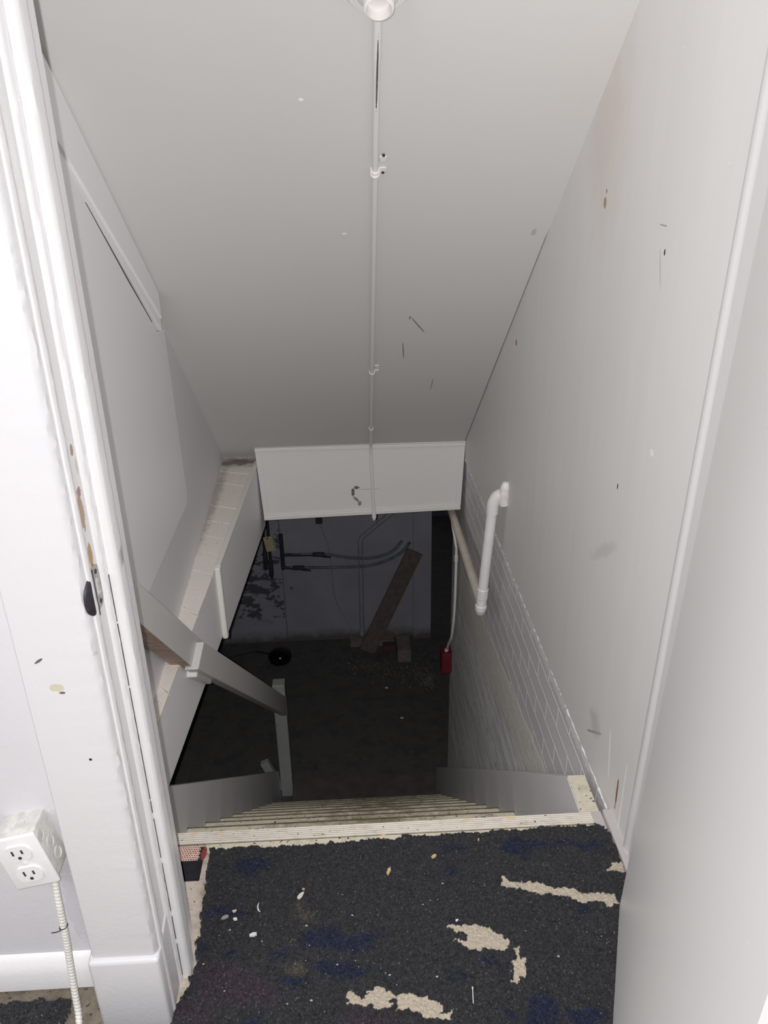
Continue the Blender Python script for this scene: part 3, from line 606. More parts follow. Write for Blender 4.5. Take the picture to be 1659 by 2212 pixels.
# ribbed nosing strip at the head of the stair
bm = BM(); box(bm, -0.505, 0.470, 1.1625, 1.1925, 0.0, 0.002); box(bm, -0.505, 0.470, 1.1903, 1.1930, -0.022, 0.002)
ns = tag(obj('nosing_strip', bm, m_nosebase), 'long ribbed metal nosing strip along the head of the stair', 'nosing strip')
bm = BM()
for k in range(6):
    y = 1.1640 + 0.0049 * k
    b2 = BM(); box(b2, -0.505, 0.470, y, y + 0.0028, 0.0015, 0.0062); bevel(b2, 0.0008, 1)
    me = bpy.data.meshes.new('t'); b2.to_mesh(me); b2.free(); bm.from_mesh(me); bpy.data.meshes.remove(me)
obj('ribs', bm, m_nosing, ns)
bm = BM(); box(bm, -0.3145, 0.47, 1.140, 1.1625, 0.0, 0.0012); box(bm, -0.50, -0.4005, 1.140, 1.1625, 0.0, 0.0012); struct(obj('floor_threshold', bm, m_cap))

# perforated grille and its red end over the slot
gr = thing('vent_grille', 'small perforated metal grille with red end beside the carpet corner', 'grille', loc=(-0.35, 1.15, 0.0))
bm = BM(); gw, gh = 0.0050, 0.0046
for j in range(7):
    for i in range(13):
        cx = -0.388 + gw * (i + (0.5 if j % 2 else 0)); cy = 1.127 + gh * j
        zf = lambda y: 0.002 + (y - 1.127) * 0.06
        sq = [bm.verts.new((cx + dx * gw / 2, cy + dy * gh / 2, zf(cy + dy * gh / 2))) for dx, dy in ((-1, -1), (0, -1), (1, -1), (1, 0), (1, 1), (0, 1), (-1, 1), (-1, 0))]
        ho = [bm.verts.new((cx + 0.0016 * math.cos(a), cy + 0.0015 * math.sin(a), zf(cy) + 0.0)) for a in [math.radians(225 + 45 * q) for q in range(8)]]
        for q in range(8): bm.faces.new((sq[q], sq[(q + 1) % 8], ho[(q + 1) % 8], ho[q]))
bmesh.ops.remove_doubles(bm, verts=bm.verts, dist=0.0003)
bm.transform(Matrix.Translation((0.35, -1.15, 0)))
m_grille = plain('pinkish_grille_metal', rgb(226, 198, 180), 0.5, tint=rgb(206, 160, 146), sc=120)
g = obj('grille_plate', bm, m_grille, gr)
sl = g.modifiers.new('thick', 'SOLIDIFY'); sl.thickness = 0.0008
bm = BM(); bmesh.ops.create_uvsphere(bm, u_segments=16, v_segments=10, radius=1.0)
bm.transform(Matrix.Translation((-0.3155 + 0.35, 1.139 - 1.15, 0.003)) @ Matrix.Rotation(math.radians(-4), 4, 'Z') @ Matrix.Diagonal((0.0056, 0.0165, 0.0035, 1)))
obj('red_end', bm, m_red, gr, True)

# ================================================================== HANDRAIL
hr = thing('handrail', 'white painted board handrail running down to a worn square newel', 'handrail')
def board(name, top, bot, t, mat, parent, r=0.003):
    """top/bottom edge points (x,y,z) at both ends on the stair side; t = thickness towards the wall"""
    A = [top[0], top[1], bot[1], bot[0]]; B = [(x - t, y, z) for x, y, z in A]
    bm = BM(); loft(bm, A, B); bevel(bm, r, 2); return obj(name, bm, mat, parent)
ra = board('rail', [(-0.455, 1.20, 0.688), (-0.455, 1.985, -0.066)], [(-0.455, 1.20, 0.588), (-0.455, 1.845, -0.066)], 0.052, m_rail, hr)
ra.data.materials.append(m_rawwood)
for p_ in ra.data.polygons:
    if p_.normal.z < -0.4 and abs(p_.normal.x) < 0.4: p_.material_index = 1
board('rail', [(-0.435, 1.900, -0.010), (-0.435, 3.845, -1.718)], [(-0.435, 1.790, -0.025), (-0.435, 3.845, -1.858)], 0.038, m_rail, hr)
bm = bbox(-0.512, -0.4385, 3.805, 3.875, FLOOR2, -1.600, 0.005, 2); obj('newel_post', bm, m_newel, hr)
M = Matrix.Translation((-0.555, 3.84, -2.33)) @ Matrix.Rotation(math.radians(-22), 4, 'Y')
bm = bbox(-0.025, 0.025, -0.02, 0.02, -0.10, 0.14, 0.003, 1, M); obj('brace', bm, m_newel, hr)
M = Matrix.Translation((-0.466, 1.93, -0.128)) @ Matrix.Rotation(math.radians(-42), 4, 'X')
obj('support_block', bbox(-0.024, 0.014, -0.10, 0.12, -0.030, 0.026, 0.003, 1, M), m_rail, hr)

# ================================================================== CEILING CONDUIT + LAMPHOLDER
nrm = Vector((0, -0.8, -1.0)).normalized(); sdir = Vector((0, 1.0, -0.8)).normalized()
def cp(x, y, off): return Vector((x, y, CEIL(y))) + nrm * off
cx = lambda y: 0.070 + 0.011 * (y - 1.5)
cond = thing('ceiling_conduit', 'thin white conduit running down the sloped ceiling onto the header', 'conduit')
pts = [cp(cx(y), y, 0.0068) for y in np.linspace(1.50, 3.11, 14)] + smooth_path([cp(0.0880, 3.13, 0.0068), Vector((0.0885, 3.212, 0.095)), Vector((0.089, 3.2305, 0.06)), Vector((0.0895, 3.2385, 0.01)), Vector((0.0955, 3.2385, -0.236))], 5)
bm = BM(); tube(bm, pts, 0.0066, 14); smooth_by_angle(obj('conduit_pipe', bm, m_conduit, cond))
bm = BM(); tube(bm, [cp(cx(1.50), 1.50, 0.007), cp(cx(1.60), 1.60, 0.007)], 0.0079, 14); smooth_by_angle(obj('coupling', bm, m_conduit, cond))
bm = BM(); tube(bm, [(0.0955, 3.2375, -0.230), (0.0960, 3.2375, -0.268)], 0.0105, 12); tube(bm, [(0.0960, 3.2375, -0.268), (0.0963, 3.2375, -0.278)], 0.006, 10)
smooth_by_angle(obj('connector', bm, m_pvc, cond))
def clamp(y, wide, tab):
    bm = BM(); c0 = cp(cx(y), y, 0.0068); ux = Vector((1, 0, 0))
    for s in ((-0.006, 0.006) if wide else (0.0,)):
        ring = [c0 + sdir * s + (ux * math.cos(a) + nrm * math.sin(a)) * 0.0083 for a in [math.radians(q) for q in range(0, 181, 15)]]
        ring = [c0 + sdir * s + ux * 0.0083 - nrm * 0.006] + ring + [c0 + sdir * s - ux * 0.0083 - nrm * 0.006]
        tube(bm, ring, 0.0026 if wide else 0.0017, 8)
    if tab:
        f = Matrix(((1, 0, nrm.x, 0), (0, sdir.y, nrm.y, 0), (0, sdir.z, nrm.z, 0), (0, 0, 0, 1)))
        for s in ((-0.010, 0.010), (-0.045, -0.028)):
            b2 = BM(); box(b2, 0.008, 0.024, s[0], s[1], 0.0, 0.0035); bevel(b2, 0.0015, 1); b2.transform(Matrix.Translation(cp(cx(y), y, 0.0)) @ f)
            me = bpy.data.meshes.new('t'); b2.to_mesh(me); b2.free(); bm.from_mesh(me); bpy.data.meshes.remove(me)
    return smooth_by_angle(obj('pipe_strap', bm, m_pvc, cond))
c1 = clamp(1.838, True, True); clamp(2.646, False, True); clamp(3.08, False, False)
bm = BM(); bmesh.ops.create_uvsphere(bm, u_segments=8, v_segments=6, radius=0.0035); bm.transform(Matrix.Translation(cp(cx(1.838) + 0.017, 1.842, 0.004))); obj('screw', bm, m_slot, c1)
bm = BM(); bmesh.ops.create_uvsphere(bm, u_segments=8, v_segments=6, radius=0.0035); bm.transform(Matrix.Translation(cp(cx(1.838) + 0.017, 1.80, 0.004))); obj('screw', bm, m_slot, c1)
lamp = thing('ceiling_lampholder', 'round white lampholder at the top of the ceiling conduit', 'lampholder')
oc = cp(0.069, 1.482, 0.0)
bm = BM(); lathe(bm, [(0.058, -0.002), (0.058, 0.008), (0.055, 0.012), (0.047, 0.013), (0.045, 0.016)], oc, nrm, 40); smooth_by_angle(obj('canopy', bm, m_conduit, lamp), 30)
bm = BM(); lathe(bm, [(0.040, 0.012), (0.038, 0.024), (0.033, 0.030), (0.027, 0.034), (0.024, 0.060), (0.020, 0.062), (0.018, 0.045)], oc, nrm, 36); smooth_by_angle(obj('socket', bm, m_pvc, lamp), 30)

# ================================================================== DRAIN PIPE AND RIGHT-WALL CONDUIT
dp = thing('drain_pipe', 'white plastic drain pipe dropping from the right wall and turning under the header', 'drain pipe')
bm = BM(); tube(bm, [(0.462, 2.352, 0.165), (0.446, 2.375, -0.155)], 0.0175, 24); smooth_by_angle(obj('pipe', bm, m_pvc, dp))
bm = BM(); tube(bm, smooth_path([(0.462, 2.352, 0.150), (0.464, 2.350, 0.185), (0.476, 2.347, 0.212), (0.500, 2.342, 0.222), (0.516, 2.340, 0.222)], 6), [0.0205] * 8 + [0.0200] * 17, 24); smooth_by_angle(obj('elbow', bm, m_pvc, dp))
bm = BM(); tube(bm, smooth_path([(0.498, 2.339, 0.185), (0.494, 2.336, 0.215), (0.496, 2.333, 0.24), (0.500, 2.331, 0.268)], 5), [0.016] * 5 + [0.017] * 4 + [0.0155] * 4 + [0.013, 0.011, 0.006], 18); smooth_by_angle(obj('sealant', bm, m_pvc, dp), 60)
bm = BM(); lathe(bm, [(0.0185, 0), (0.0205, 0.003), (0.0205, 0.040), (0.0185, 0.043), (0.0182, 0.070), (0.0210, 0.073), (0.0210, 0.085), (0.0195, 0.092)], (0.4465, 2.3745, -0.150), (-0.05, 0.072, -1), 24)
smooth_by_angle(obj('tee', bm, m_pvc, dp), 30)
bm = BM(); lathe(bm, [(0.0185, 0), (0.0185, 0.012), (0.015, 0.020), (0.008, 0.025), (0.002, 0.026)], (0.442, 2.381, -0.240), (-0.05, 0.072, -1), 24); smooth_by_angle(obj('end_cap', bm, plain('grey_cap', rgb(200, 194, 192), 0.4), dp), 40)
bm = BM(); tube(bm, [(0.445, 2.385, -0.225), (0.462, 3.28, -0.292), (0.470, 4.2, -0.36)], 0.0175, 20); smooth_by_angle(obj('pipe', bm, m_pvcold, dp))

rc = thing('wall_conduit', 'slim white conduit on the right wall leading down to a red box', 'conduit')
pth = smooth_path([(0.470, 3.39, -0.345), (0.474, 3.36, -0.385), (0.486, 3.335, -0.47), (0.490, 3.335, -0.52), (0.490, 3.345, -0.82), (0.488, 3.40, -1.02), (0.484, 3.47, -1.12), (0.482, 3.56, -1.232)], 6)
bm = BM(); tube(bm, pth, 0.0068, 12); smooth_by_angle(obj('conduit_pipe', bm, m_pvc, rc))
for p, q in (((0.490, 3.335, -0.53), (0.490, 3.336, -0.56)), ((0.4825, 3.55, -1.220), (0.482, 3.565, -1.240))):
    bm = BM(); tube(bm, [p, q], 0.0098, 12); smooth_by_angle(obj('coupling', bm, m_pvc, rc))
rb = thing('junction_box', 'small red junction box at the lower end of the wall conduit', 'junction box')
bm = bbox(0.457, 0.511, 3.535, 3.610, -1.365, -1.238, 0.004, 2); obj('box_body', bm, m_redbox, rb)
bm = bbox(0.4545, 0.4575, 3.530, 3.615, -1.370, -1.232, 0.001, 1); obj('cover', bm, m_redbox, rb)

# ================================================================== OUTLET, CABLE, STRIKE
ob = thing('wall_outlet', 'white two-socket outlet box tilted on the hall wall', 'outlet', loc=(-0.4835, 0.885, 0.338))
ob.rotation_euler = (0, math.radians(-12), 0)
bm = bbox(-0.030, 0.030, -0.046, 0.004, -0.046, 0.046, 0.004, 2)
bx = smooth_by_angle(obj('box_body', bm, m_boxm, ob), 30)
for z, y in ((0.030, -0.036), (0.004, -0.024), (-0.022, -0.021)):
    bm = BM(); lathe(bm, [(0.0098, -0.001), (0.0098, 0.0006), (0.0088, 0.0012), (0.0080, 0.0002), (0.002, 0.0004)], (0.030, y, z), (1, 0, 0), 24); smooth_by_angle(obj('knockout', bm, m_boxm, bx), 30)
bm = BM(); lathe(bm, [(0.0105, -0.001), (0.0105, 0.0006), (0.0095, 0.0008), (0.0085, 0.0001), (0.002, 0.0002)], (0.0, -0.026, 0.046), (0, 0, 1), 24); smooth_by_angle(obj('knockout', bm, m_boxm, bx), 30)
bm = bbox(-0.0335, 0.0335, -0.052, -0.0455, -0.049, 0.049, 0.0055, 4); pl = smooth_by_angle(obj('cover_plate', bm, m_plate, ob), 50)
for z in (0.0205, -0.0205):
    bm = BM(); n = 40; ring = []
    for k in range(n):
        a = 2 * math.pi * k / n; x = 0.0190 * math.cos(a); zz = 0.0190 * math.sin(a); zz = max(-0.0140, min(0.0140, zz)); ring.append((x, zz))
    loft(bm, [(x, -0.0512, z + zz) for x, zz in ring], [(x * 0.985, -0.0545, z + zz * 0.985) for x, zz in ring])
    bevel(bm, 0.0008, 1)
    rcp = obj('socket', bm, m_plate, pl)
    for x, wd, hh in ((-0.0068, 0.0013, 0.0042), (0.0068, 0.0013, 0.0034)):
        obj('slot', bbox(x - wd, x + wd, -0.0551, -0.0540, z + 0.0025 - hh, z + 0.0025 + hh, 0), m_slot, rcp)
    bm = BM(); lathe(bm, [(0.0026, 0), (0.0026, 0.0011)], (0.0, -0.0540, z - 0.0078), (0, -1, 0), 14); obj('earth_hole', bm, m_slot, rcp)
bm = BM(); lathe(bm, [(0.0042, 0), (0.0040, 0.0018), (0.0015, 0.0022)], (0, -0.0515, 0.0), (0, -1, 0), 18); smooth_by_angle(obj('plate_screw', bm, m_plate, pl))

path = smooth_path([(-0.4625, 0.862, 0.300), (-0.4600, 0.853, 0.262), (-0.4585, 0.846, 0.225), (-0.4590, 0.842, 0.17), (-0.4612, 0.838, 0.115), (-0.4610, 0.829, 0.060), (-0.4575, 0.815, 0.022), (-0.4535, 0.790, 0.0085), (-0.449, 0.74, 0.0075), (-0.442, 0.62, 0.0075)], 40)
L = [0.0]
for a, b2 in zip(path, path[1:]): L.append(L[-1] + (b2 - a).length)
S = np.arange(0, L[-1], 0.00058); fine = []
for s in S:
    i = min(max(int(np.searchsorted(L, s)) - 1, 0), len(path) - 2); t = (s - L[i]) / max(L[i + 1] - L[i], 1e-9); fine.append(path[i].lerp(path[i + 1], min(max(t, 0), 1)))
bm = BM(); n = 18; rows = []
T0 = None; uu = Vector((1, 0, 0))
for i, p in enumerate(fine):
    t = (fine[min(i + 1, len(fine) - 1)] - fine[max(i - 1, 0)]).normalized(); uu = (uu - t * uu.dot(t)).normalized(); vv = t.cross(uu); row = []
    for k in range(n):
        a = 2 * math.pi * k / n; ph = (S[i] / 0.0060 + k / n) % 1.0
        row.append(bm.verts.new(p + (uu * math.cos(a) + vv * math.sin(a)) * (0.0042 + 0.0012 * math.sin(math.pi * ph) ** 0.6)))
    rows.append(row)
for a, b2 in zip(rows, rows[1:]):
    for k in range(n): bm.faces.new((a[k], a[(k + 1) % n], b2[(k + 1) % n], b2[k]))
bm.faces.new(rows[0][::-1]); bm.faces.new(rows[-1])
tag(obj('armored_cable', bm, m_armor, smooth=True), 'white spiral armored cable running from the outlet down to the floor', 'cable')
bm = BM(); c0 = Vector((-0.4588, 0.8433, 0.192))
tube(bm, [c0 + Vector((math.cos(a) * 0.0060, math.sin(a) * 0.0060, 0.0012 * math.cos(a))) for a in [math.radians(q) for q in range(0, 361, 20)]], 0.0007, 8)
tube(bm, [c0 + Vector((-0.002, -0.0072, 0.0)), c0 + Vector((-0.009, -0.0085, -0.0015)), c0 + Vector((-0.016, -0.008, -0.003))], 0.0007, 8)
tag(obj('cable_tie', bm, m_black), 'thin black tie wrapped around the armored cable', 'cable tie')

sp = thing('strike_plate', 'worn metal strike plate with dark curved lip on the door jamb', 'strike plate', loc=(-0.3152, 0.849, 0.772))
def ring_plate(outer, inner, x0, x1):
    bm = BM(); rows = [[bm.verts.new((x, y, z)) for y, z in P] for P, x in ((outer, x0), (outer, x1), (inner, x1), (inner, x0))]
    n = len(outer)
    for a, b2 in zip(rows, rows[1:] + rows[:1]):
        for k in range(n): bm.faces.new((a[k], a[(k + 1) % n], b2[(k + 1) % n], b2[k]))
    return bm
def ell(ry, rz, p, n=32):
    out = []
    for k in range(n):
        a = 2 * math.pi * k / n; c, s = math.cos(a), math.sin(a)
        out.append((ry * abs(c) ** p * (1 if c >= 0 else -1), rz * abs(s) ** p * (1 if s >= 0 else -1)))
    return out
bm = ring_plate(ell(0.0150, 0.0285, 0.5), [(y + 0.003, z) for y, z in ell(0.0062, 0.0125, 0.4)], 0.0, 0.0016); obj('plate', bm, m_strike, sp)
bm = bbox(-0.004, -0.0005, -0.006, 0.012, -0.0135, 0.0135, 0.0005, 1); obj('latch_hole', bm, plain('splintered_wood', rgb(200, 150, 110), 0.8, tint=rgb(150, 100, 70), sc=300), sp)
bm = BM(); cols = []
for j in range(17):
    z = -0.031 + 0.062 * j / 16; e = (1 - abs(z / 0.0322) ** 2.6) ; row = []
    for i in range(9):
        t = i / 8; a = t * math.radians(85)
        yy = -0.012 - e * (0.019 * min(t / 0.6, 1.0) + 0.010 * math.sin(max(t - 0.6, 0) / 0.4 * math.pi / 2))
        row.append((0.0040 - e * 0.0062 * (max(t - 0.55, 0) / 0.45) ** 1.6, yy, z))
    cols.append([bm.verts.new(p) for p in row])
for a, b2 in zip(cols, cols[1:]):
    for i in range(8): bm.faces.new((a[i], a[i + 1], b2[i + 1], b2[i]))
lp = obj('lip', bm, m_lip, sp, True); sl = lp.modifiers.new('thick', 'SOLIDIFY'); sl.thickness = 0.0014
for z in (0.0205, -0.0205):
    bm = BM(); lathe(bm, [(0.0030, 0), (0.0032, 0.0012), (0.001, 0.0014)], (0.0012, 0.003, z), (1, 0, 0), 16); obj('screw', bm, m_lip, sp)

# ================================================================== BASEMENT CONTENTS
YB = 5.55
m_hose = plain('dull_pipe_paint', rgb(124, 128, 134), 0.6, tint=rgb(92, 94, 100), sc=14)
def pipe(name, label, cat, pts, r, mat, n=12, sm=0, group=None):
    bm = BM(); tube(bm, smooth_path(pts, sm) if sm else pts, r, n); return tag(smooth_by_angle(obj(name, bm, mat)), label, cat, group)
pipe('downpipe', 'pale bent downpipe standing against the basement back wall', 'pipe', [(0.041, 5.53, FLOOR2), (0.046, 5.53, -2.0), (0.050, 5.53, -1.56), (0.056, 5.53, -1.52), (0.085, 5.53, -1.488), (0.254, 5.53, -1.345), (0.44, 5.53, -1.185)], 0.0195, m_oldpipe, 16)
for nm, lab, pts, gx, gz in (
    ('water_hose', 'upper of two sagging pipes on the basement back wall', [(-0.56, 5.488, -1.616), (-0.35, 5.488, -1.618), (-0.20, 5.488, -1.628), (-0.05, 5.488, -1.660), (0.10, 5.488, -1.672), (0.22, 5.488, -1.655), (0.31, 5.488, -1.61), (0.375, 5.488, -1.53)], -0.27, -1.622),
    ('water_hose', 'lower of two sagging pipes on the basement back wall', [(-0.565, 5.466, -1.715), (-0.40, 5.466, -1.722), (-0.20, 5.466, -1.730), (0.0, 5.466, -1.732), (0.14, 5.466, -1.722), (0.28, 5.466, -1.675), (0.38, 5.466, -1.61), (0.435, 5.466, -1.535)], -0.43, -1.722)):
    t = thing(nm, lab, 'pipe', 'sagging pipes on the basement wall')
    bm = BM(); tube(bm, smooth_path(pts, 6), 0.0115, 12); smooth_by_angle(obj('hose', bm, m_hose, t))
    y = pts[0][1]
    bm = BM(); tube(bm, [(pts[0][0], y, pts[0][2]), (gx - 0.06, y, gz), (gx - 0.05, y, gz), (gx + 0.02, y, gz - 0.002), (gx + 0.06, y, gz - 0.012)], [0.013, 0.013, 0.018, 0.020, 0.010], 12); smooth_by_angle(obj('fitting', bm, m_iron, t))
    bm = BM(); tube(bm, [(gx + 0.02, y, gz - 0.018), (gx + 0.085, y - 0.01, gz - 0.024)], [0.010, 0.007], 10); obj('valve_handle', bm, m_iron, t)
pipe('riser_pipe', 'short dark riser joining the two sagging pipes', 'pipe', [(-0.562, 5.478, -1.43), (-0.562, 5.478, -1.735)], 0.016, m_iron)
for x, z1, lab in ((-0.685, -1.62, 'black iron pipe behind the paper tag, left one'), (-0.648, -1.70, 'black iron pipe behind the paper tag, right one')):
    t = thing('iron_pipe', lab, 'pipe', 'black iron pipes at the left')
    bm = BM(); tube(bm, [(x, 5.40, -0.9), (x, 5.40, z1)], 0.0125, 12); smooth_by_angle(obj('pipe', bm, m_iron, t))
    bm = BM(); lathe(bm, [(0.0125, 0), (0.018, 0.02), (0.018, 0.11), (0.015, 0.15), (0.010, 0.17)], (x, 5.40, z1 + 0.10), (0, 0, -1), 16); smooth_by_angle(obj('valve_body', bm, m_iron, t))
tg = thing('paper_tag', 'pale card tag hanging on the dark basement pipes', 'tag', loc=(-0.655, 5.36, -1.39))
M = Matrix.Rotation(math.radians(-9), 4, 'Y')
bm = BM(); box(bm, -0.03, 0.038, -0.001, 0.001, -0.125, 0.0); bevel(bm, 0.0006, 1); bm.transform(M); obj('card', bm, m_tag, tg)
bm = BM(); lathe(bm, [(0.006, 0), (0.006, 0.0012)], (0.002, -0.001, -0.014), (0, -1, 0), 14); bm.transform(M); obj('eyelet', bm, m_black, tg)
bm = BM(); tube(bm, [(0.002, -0.001, -0.012), (0.004, 0.01, 0.02), (0.0, 0.03, 0.03)], 0.0012, 6); bm.transform(M); obj('string', bm, m_black, tg)
jb = tag(obj('junction_box', bbox(-0.29, -0.238, 5.515, 5.552, -1.372, -1.29, 0.003, 1), m_iron), 'dark square box high on the basement back wall', 'junction box')
pipe('wall_wire', 'thin painted wire wandering down from the dark box', 'wire', [(-0.262, 5.54, -1.36), (-0.235, 5.545, -1.47), (-0.20, 5.545, -1.60), (-0.185, 5.545, -1.80), (-0.172, 5.545, -2.03), (-0.13, 5.545, -2.18), (-0.05, 5.54, -2.31), (-0.005, 5.53, -2.37)], 0.0055, m_oldpipe, 8, 5)

a = Vector((0.075, 5.345, FLOOR2 + 0.012)); b2 = Vector((0.478, 5.490, -1.628)); d = (b2 - a); Ln = d.length; d.normalize()
nn = Vector((0, -1, 0)); nn = (nn - d * nn.dot(d)).normalized(); sx = d.cross(nn).normalized()
M = Matrix(((sx.x, nn.x, d.x, a.x), (sx.y, nn.y, d.y, a.y), (sx.z, nn.z, d.z, a.z), (0, 0, 0, 1)))
tag(obj('wooden_plank', bbox(-0.066, 0.066, -0.012, 0.012, 0, Ln, 0.002, 1, M), m_plank), 'brown plank leaning against the basement back wall', 'plank')
m_blk = plain('dusty_concrete', rgb(140, 128, 124), 0.9, tint=rgb(112, 106, 102), sc=30, bumps=(80, 0.6))
tag(obj('concrete_block', bbox(0.315, 0.425, 5.18, 5.40, FLOOR2, FLOOR2 + 0.11, 0.006, 2), m_blk), 'grey concrete block right of the leaning plank', 'block')
tag(obj('brick', bbox(0.205, 0.305, 5.33, 5.40, FLOOR2, FLOOR2 + 0.06, 0.004, 2), plain('dark_red_brick', rgb(96, 68, 64), 0.9, tint=rgb(80, 62, 60), sc=50, bumps=(90, 0.5))), 'dark red brick between the plank and the block', 'brick')
tag(obj('stone_slab', bbox(-0.06, 0.30, 5.42, 5.53, FLOOR2, FLOOR2 + 0.05, 0.006, 2), m_blk), 'flat grey slab on the floor behind the plank', 'slab')
bm = BM(); random.seed(3)
for k in range(700):
    cx0, cy0, sx0, sy0 = random.choice(((0.42, 5.05, 0.09, 0.10), (0.02, 5.16, 0.12, 0.08), (0.53, 4.92, 0.03, 0.05), (0.3, 5.1, 0.2, 0.12)))
    x = random.gauss(cx0, sx0); y = random.gauss(cy0, sy0); r = abs(random.gauss(0.0022, 0.0018)) + 0.0012
    if 0.30 < x < 0.44 and 5.16 < y < 5.42 or abs(x - 0.08) < 0.10 and y > 5.28: continue
    b3 = bmesh.ops.create_icosphere(bm, subdivisions=1, radius=r)
    for v in b3['verts']: v.co = Vector((v.co.x, v.co.y, v.co.z * 0.7)) + Vector((x, y, FLOOR2 + r * 0.5))
tag(obj('plaster_rubble', bm, plain('pale_rubble', rgb(140, 136, 130), 0.9)), 'pale plaster crumbs scattered around the concrete block', 'rubble', kind='stuff')
fx = thing('floor_fixture', 'round glossy black object with a cord on the basement floor', 'fixture', loc=(-0.625, 5.29, FLOOR2))
m_gl = plain('glossy_black', rgb(22, 20, 26), 0.12)
bm = BM(); lathe(bm, [(0.085, 0), (0.095, 0.03), (0.09, 0.06), (0.07, 0.085), (0.04, 0.10), (0.01, 0.106)], (0, 0, 0.0), (0, 0, 1), 28); smooth_by_angle(obj('body', bm, m_gl, fx), 60)
bm = BM(); tube(bm, smooth_path([(-0.08, 0.03, 0.03), (-0.2, 0.12, 0.006), (-0.4, 0.06, 0.006), (-0.75, -0.05, 0.006)], 6), 0.006, 8); obj('cord', bm, m_black, fx, True)
for x, y, lab in ((0.299, 4.505, 'small pale crumb on the open basement floor'), (0.208, 4.86, 'pale crumb on the floor in front of the plank')):
    bm = BM(); bmesh.ops.create_icosphere(bm, subdivisions=1, radius=0.011); bm.transform(Matrix.Translation((x, y, FLOOR2 + 0.006)) @ Matrix.Diagonal((1.3, 0.8, 0.6, 1)))
    tag(obj('plaster_crumb', bm, m_pvc), lab, 'crumb')

# ================================================================== LITTER ON THE CARPET
m_chipw = plain('white_paint_flake', rgb(222, 220, 216), 0.7); m_chipt = plain('tan_wood_chip', rgb(206, 172, 130), 0.7)
random.seed(12)
def flake(x, y, rx, ry, rot, mat, name, label, cat, h=0.0016, z=0.0125, bend=0.0):
    bm = BM(); n = 12; A = []
    for k in range(n):
        a = 2 * math.pi * k / n; q = random.uniform(0.72, 1.12)
        px = rx * q * math.cos(a); py = ry * q * math.sin(a); py += bend * (px / rx) ** 2 * ry
        A.append((px, py))
    c, s = math.cos(rot), math.sin(rot)
    A = [(x + px * c - py * s, y + px * s + py * c) for px, py in A]
    loft(bm, [(px, py, z) for px, py in A], [(px, py, z + h) for px, py in A]); return tag(obj(name, bm, mat), label, cat)
flake(0.1318, 1.0935, 0.0062, 0.0036, 0.5, m_chipt, 'wood_chip', 'tan chip on the carpet between two navy patches, nearer the nosing', 'chip', 0.003)
flake(0.0437, 1.0646, 0.0038, 0.0095, -0.35, m_chipt, 'wood_chip', 'tall thin tan chip near the middle of the carpet', 'chip', 0.003)
flake(0.2242, 1.1281, 0.0016, 0.0038, -0.2, m_chipt, 'wood_chip', 'tiny tan chip close to the ribbed nosing', 'chip')
flake(-0.1204, 1.022, 0.0040, 0.0098, -0.7, m_chipw, 'paper_scrap', 'white torn scrap on the left half of the carpet', 'scrap', 0.002)
flake(-0.1159, 1.0359, 0.0028, 0.0022, 0, m_chipt, 'wood_chip', 'tan crumb just above the torn white scrap', 'chip')
flake(-0.1992, 0.9476, 0.0072, 0.0040, 0.2, m_chipw, 'paint_flake', 'largest white paint flake, on the lower left carpet', 'flake', 0.003)
flake(-0.2343, 0.9811, 0.0045, 0.0030, -0.2, m_chipw, 'paint_flake', 'white paint flake under the crumb cluster at the left', 'flake', 0.002)
flake(-0.2374, 0.9971, 0.0045, 0.0030, 0.3, plain('grey_flake', rgb(190, 180, 164), 0.8), 'paint_flake', 'grey flake at the left beside the carpet edge', 'flake', 0.002)
flake(-0.2530, 0.9856, 0.0080, 0.0034, 0.3, plain('dull_flake', rgb(150, 142, 136), 0.8), 'paint_flake', 'dull grey flake nearest the left edge of the carpet', 'flake', 0.002)
flake(0.1578, 0.9537, 0.0034, 0.0018, 0.6, m_chipw, 'paint_flake', 'small white oblong flake above the large beige patch', 'flake')
bm = BM(); cc = Vector((-0.186, 1.004, 0.013))
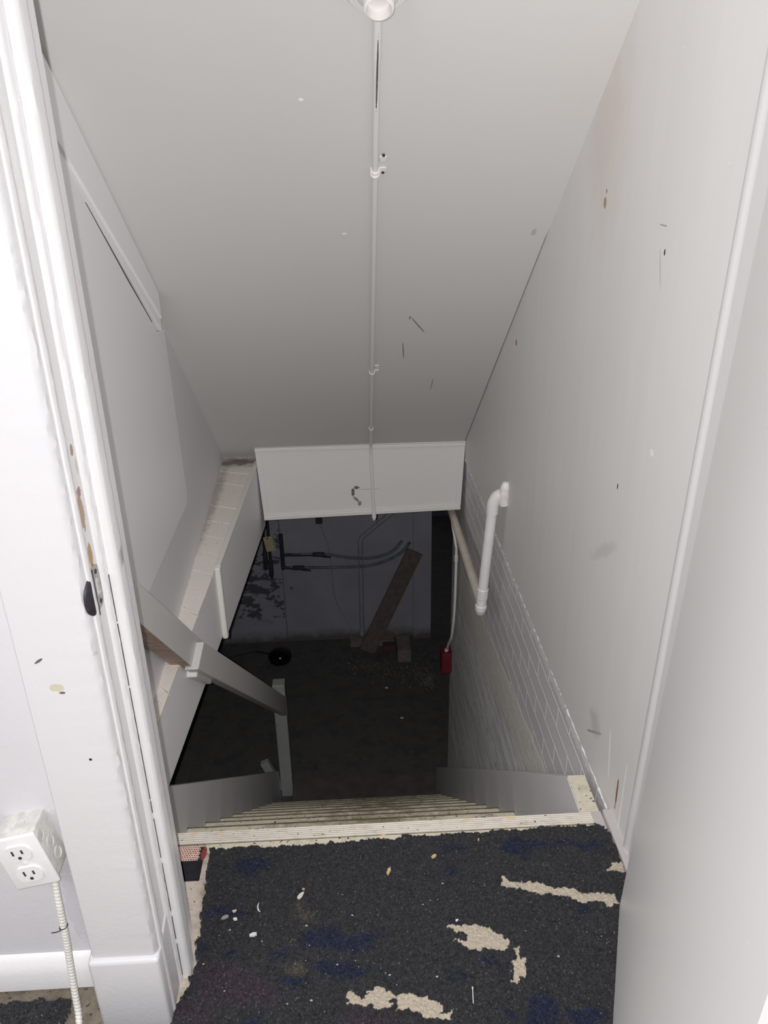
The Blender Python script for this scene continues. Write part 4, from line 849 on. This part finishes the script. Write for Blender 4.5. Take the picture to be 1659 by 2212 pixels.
tube(bm, [cc + Vector((-0.0105 * math.cos(a), 0.0135 * math.sin(a), 0.0012)) for a in [math.radians(q) for q in range(-62, 42, 8)]], [0.0004, 0.0009, 0.0013, 0.0015, 0.0016, 0.0016, 0.0016, 0.0015, 0.0014, 0.0012, 0.0010, 0.0007, 0.0004], 8)
tag(obj('curled_shaving', bm, m_chipw), 'white crescent shaped shaving on the left of the carpet', 'shaving')
ms = thing('cotton_swab', 'thin pale stick lying on the carpet at the bottom', 'stick', loc=(0, 0, 0))
bm = BM(); tube(bm, [(0.1664, 0.8284, 0.0135), (0.1638, 0.8044, 0.0135)], 0.0008, 8); obj('stick', bm, m_chipw, ms)
bm = BM(); tube(bm, [(0.1668, 0.8318, 0.0135), (0.1666, 0.831, 0.0135), (0.1664, 0.828, 0.0135), (0.1663, 0.8265, 0.0135)], [0.0006, 0.0013, 0.0013, 0.0006], 8); obj('tip', bm, m_chipw, ms)
small = [(0.1011, 0.99), (-0.1074, 0.9606), (-0.0264, 0.976), (0.0336, 0.8605), (-0.1327, 0.8224), (-0.2776, 0.8991), (-0.2412, 0.9605), (0.3191, 0.8757), (-0.1831, 0.9348), (-0.0528, 0.8841), (-0.0944, 0.8255), (0.1114, 0.8528), (-0.236, 0.8498), (0.1415, 1.0324)]
bm = BM()
for x, y in small + [(random.uniform(-0.28, 0.45), random.uniform(0.78, 1.13)) for _ in range(36)]:
    r = random.uniform(0.0008, 0.0016) * (1.35 if (x, y) in small else 0.7)
    g0 = bmesh.ops.create_icosphere(bm, subdivisions=1, radius=r)
    for v in g0['verts']: v.co = Vector((v.co.x * 1.4, v.co.y, v.co.z * 0.6)) + Vector((x, y, 0.0125))
tag(obj('lint_specks', bm, plain('grey_lint', rgb(168, 164, 158), 0.9)), 'tiny pale lint specks scattered over the charcoal carpet', 'lint', kind='stuff')

# every thing's Empty stands at the base of its parts
bpy.context.view_layer.update()
for e in [o for o in C.objects if o.type == 'EMPTY' and o.location.length < 1e-6]:
    pts = [c.matrix_world @ Vector(v) for c in e.children for v in c.bound_box]
    base = Vector(((min(q.x for q in pts) + max(q.x for q in pts)) / 2, (min(q.y for q in pts) + max(q.y for q in pts)) / 2, min(q.z for q in pts)))
    e.location = base
    for c in e.children: c.location = c.location - base
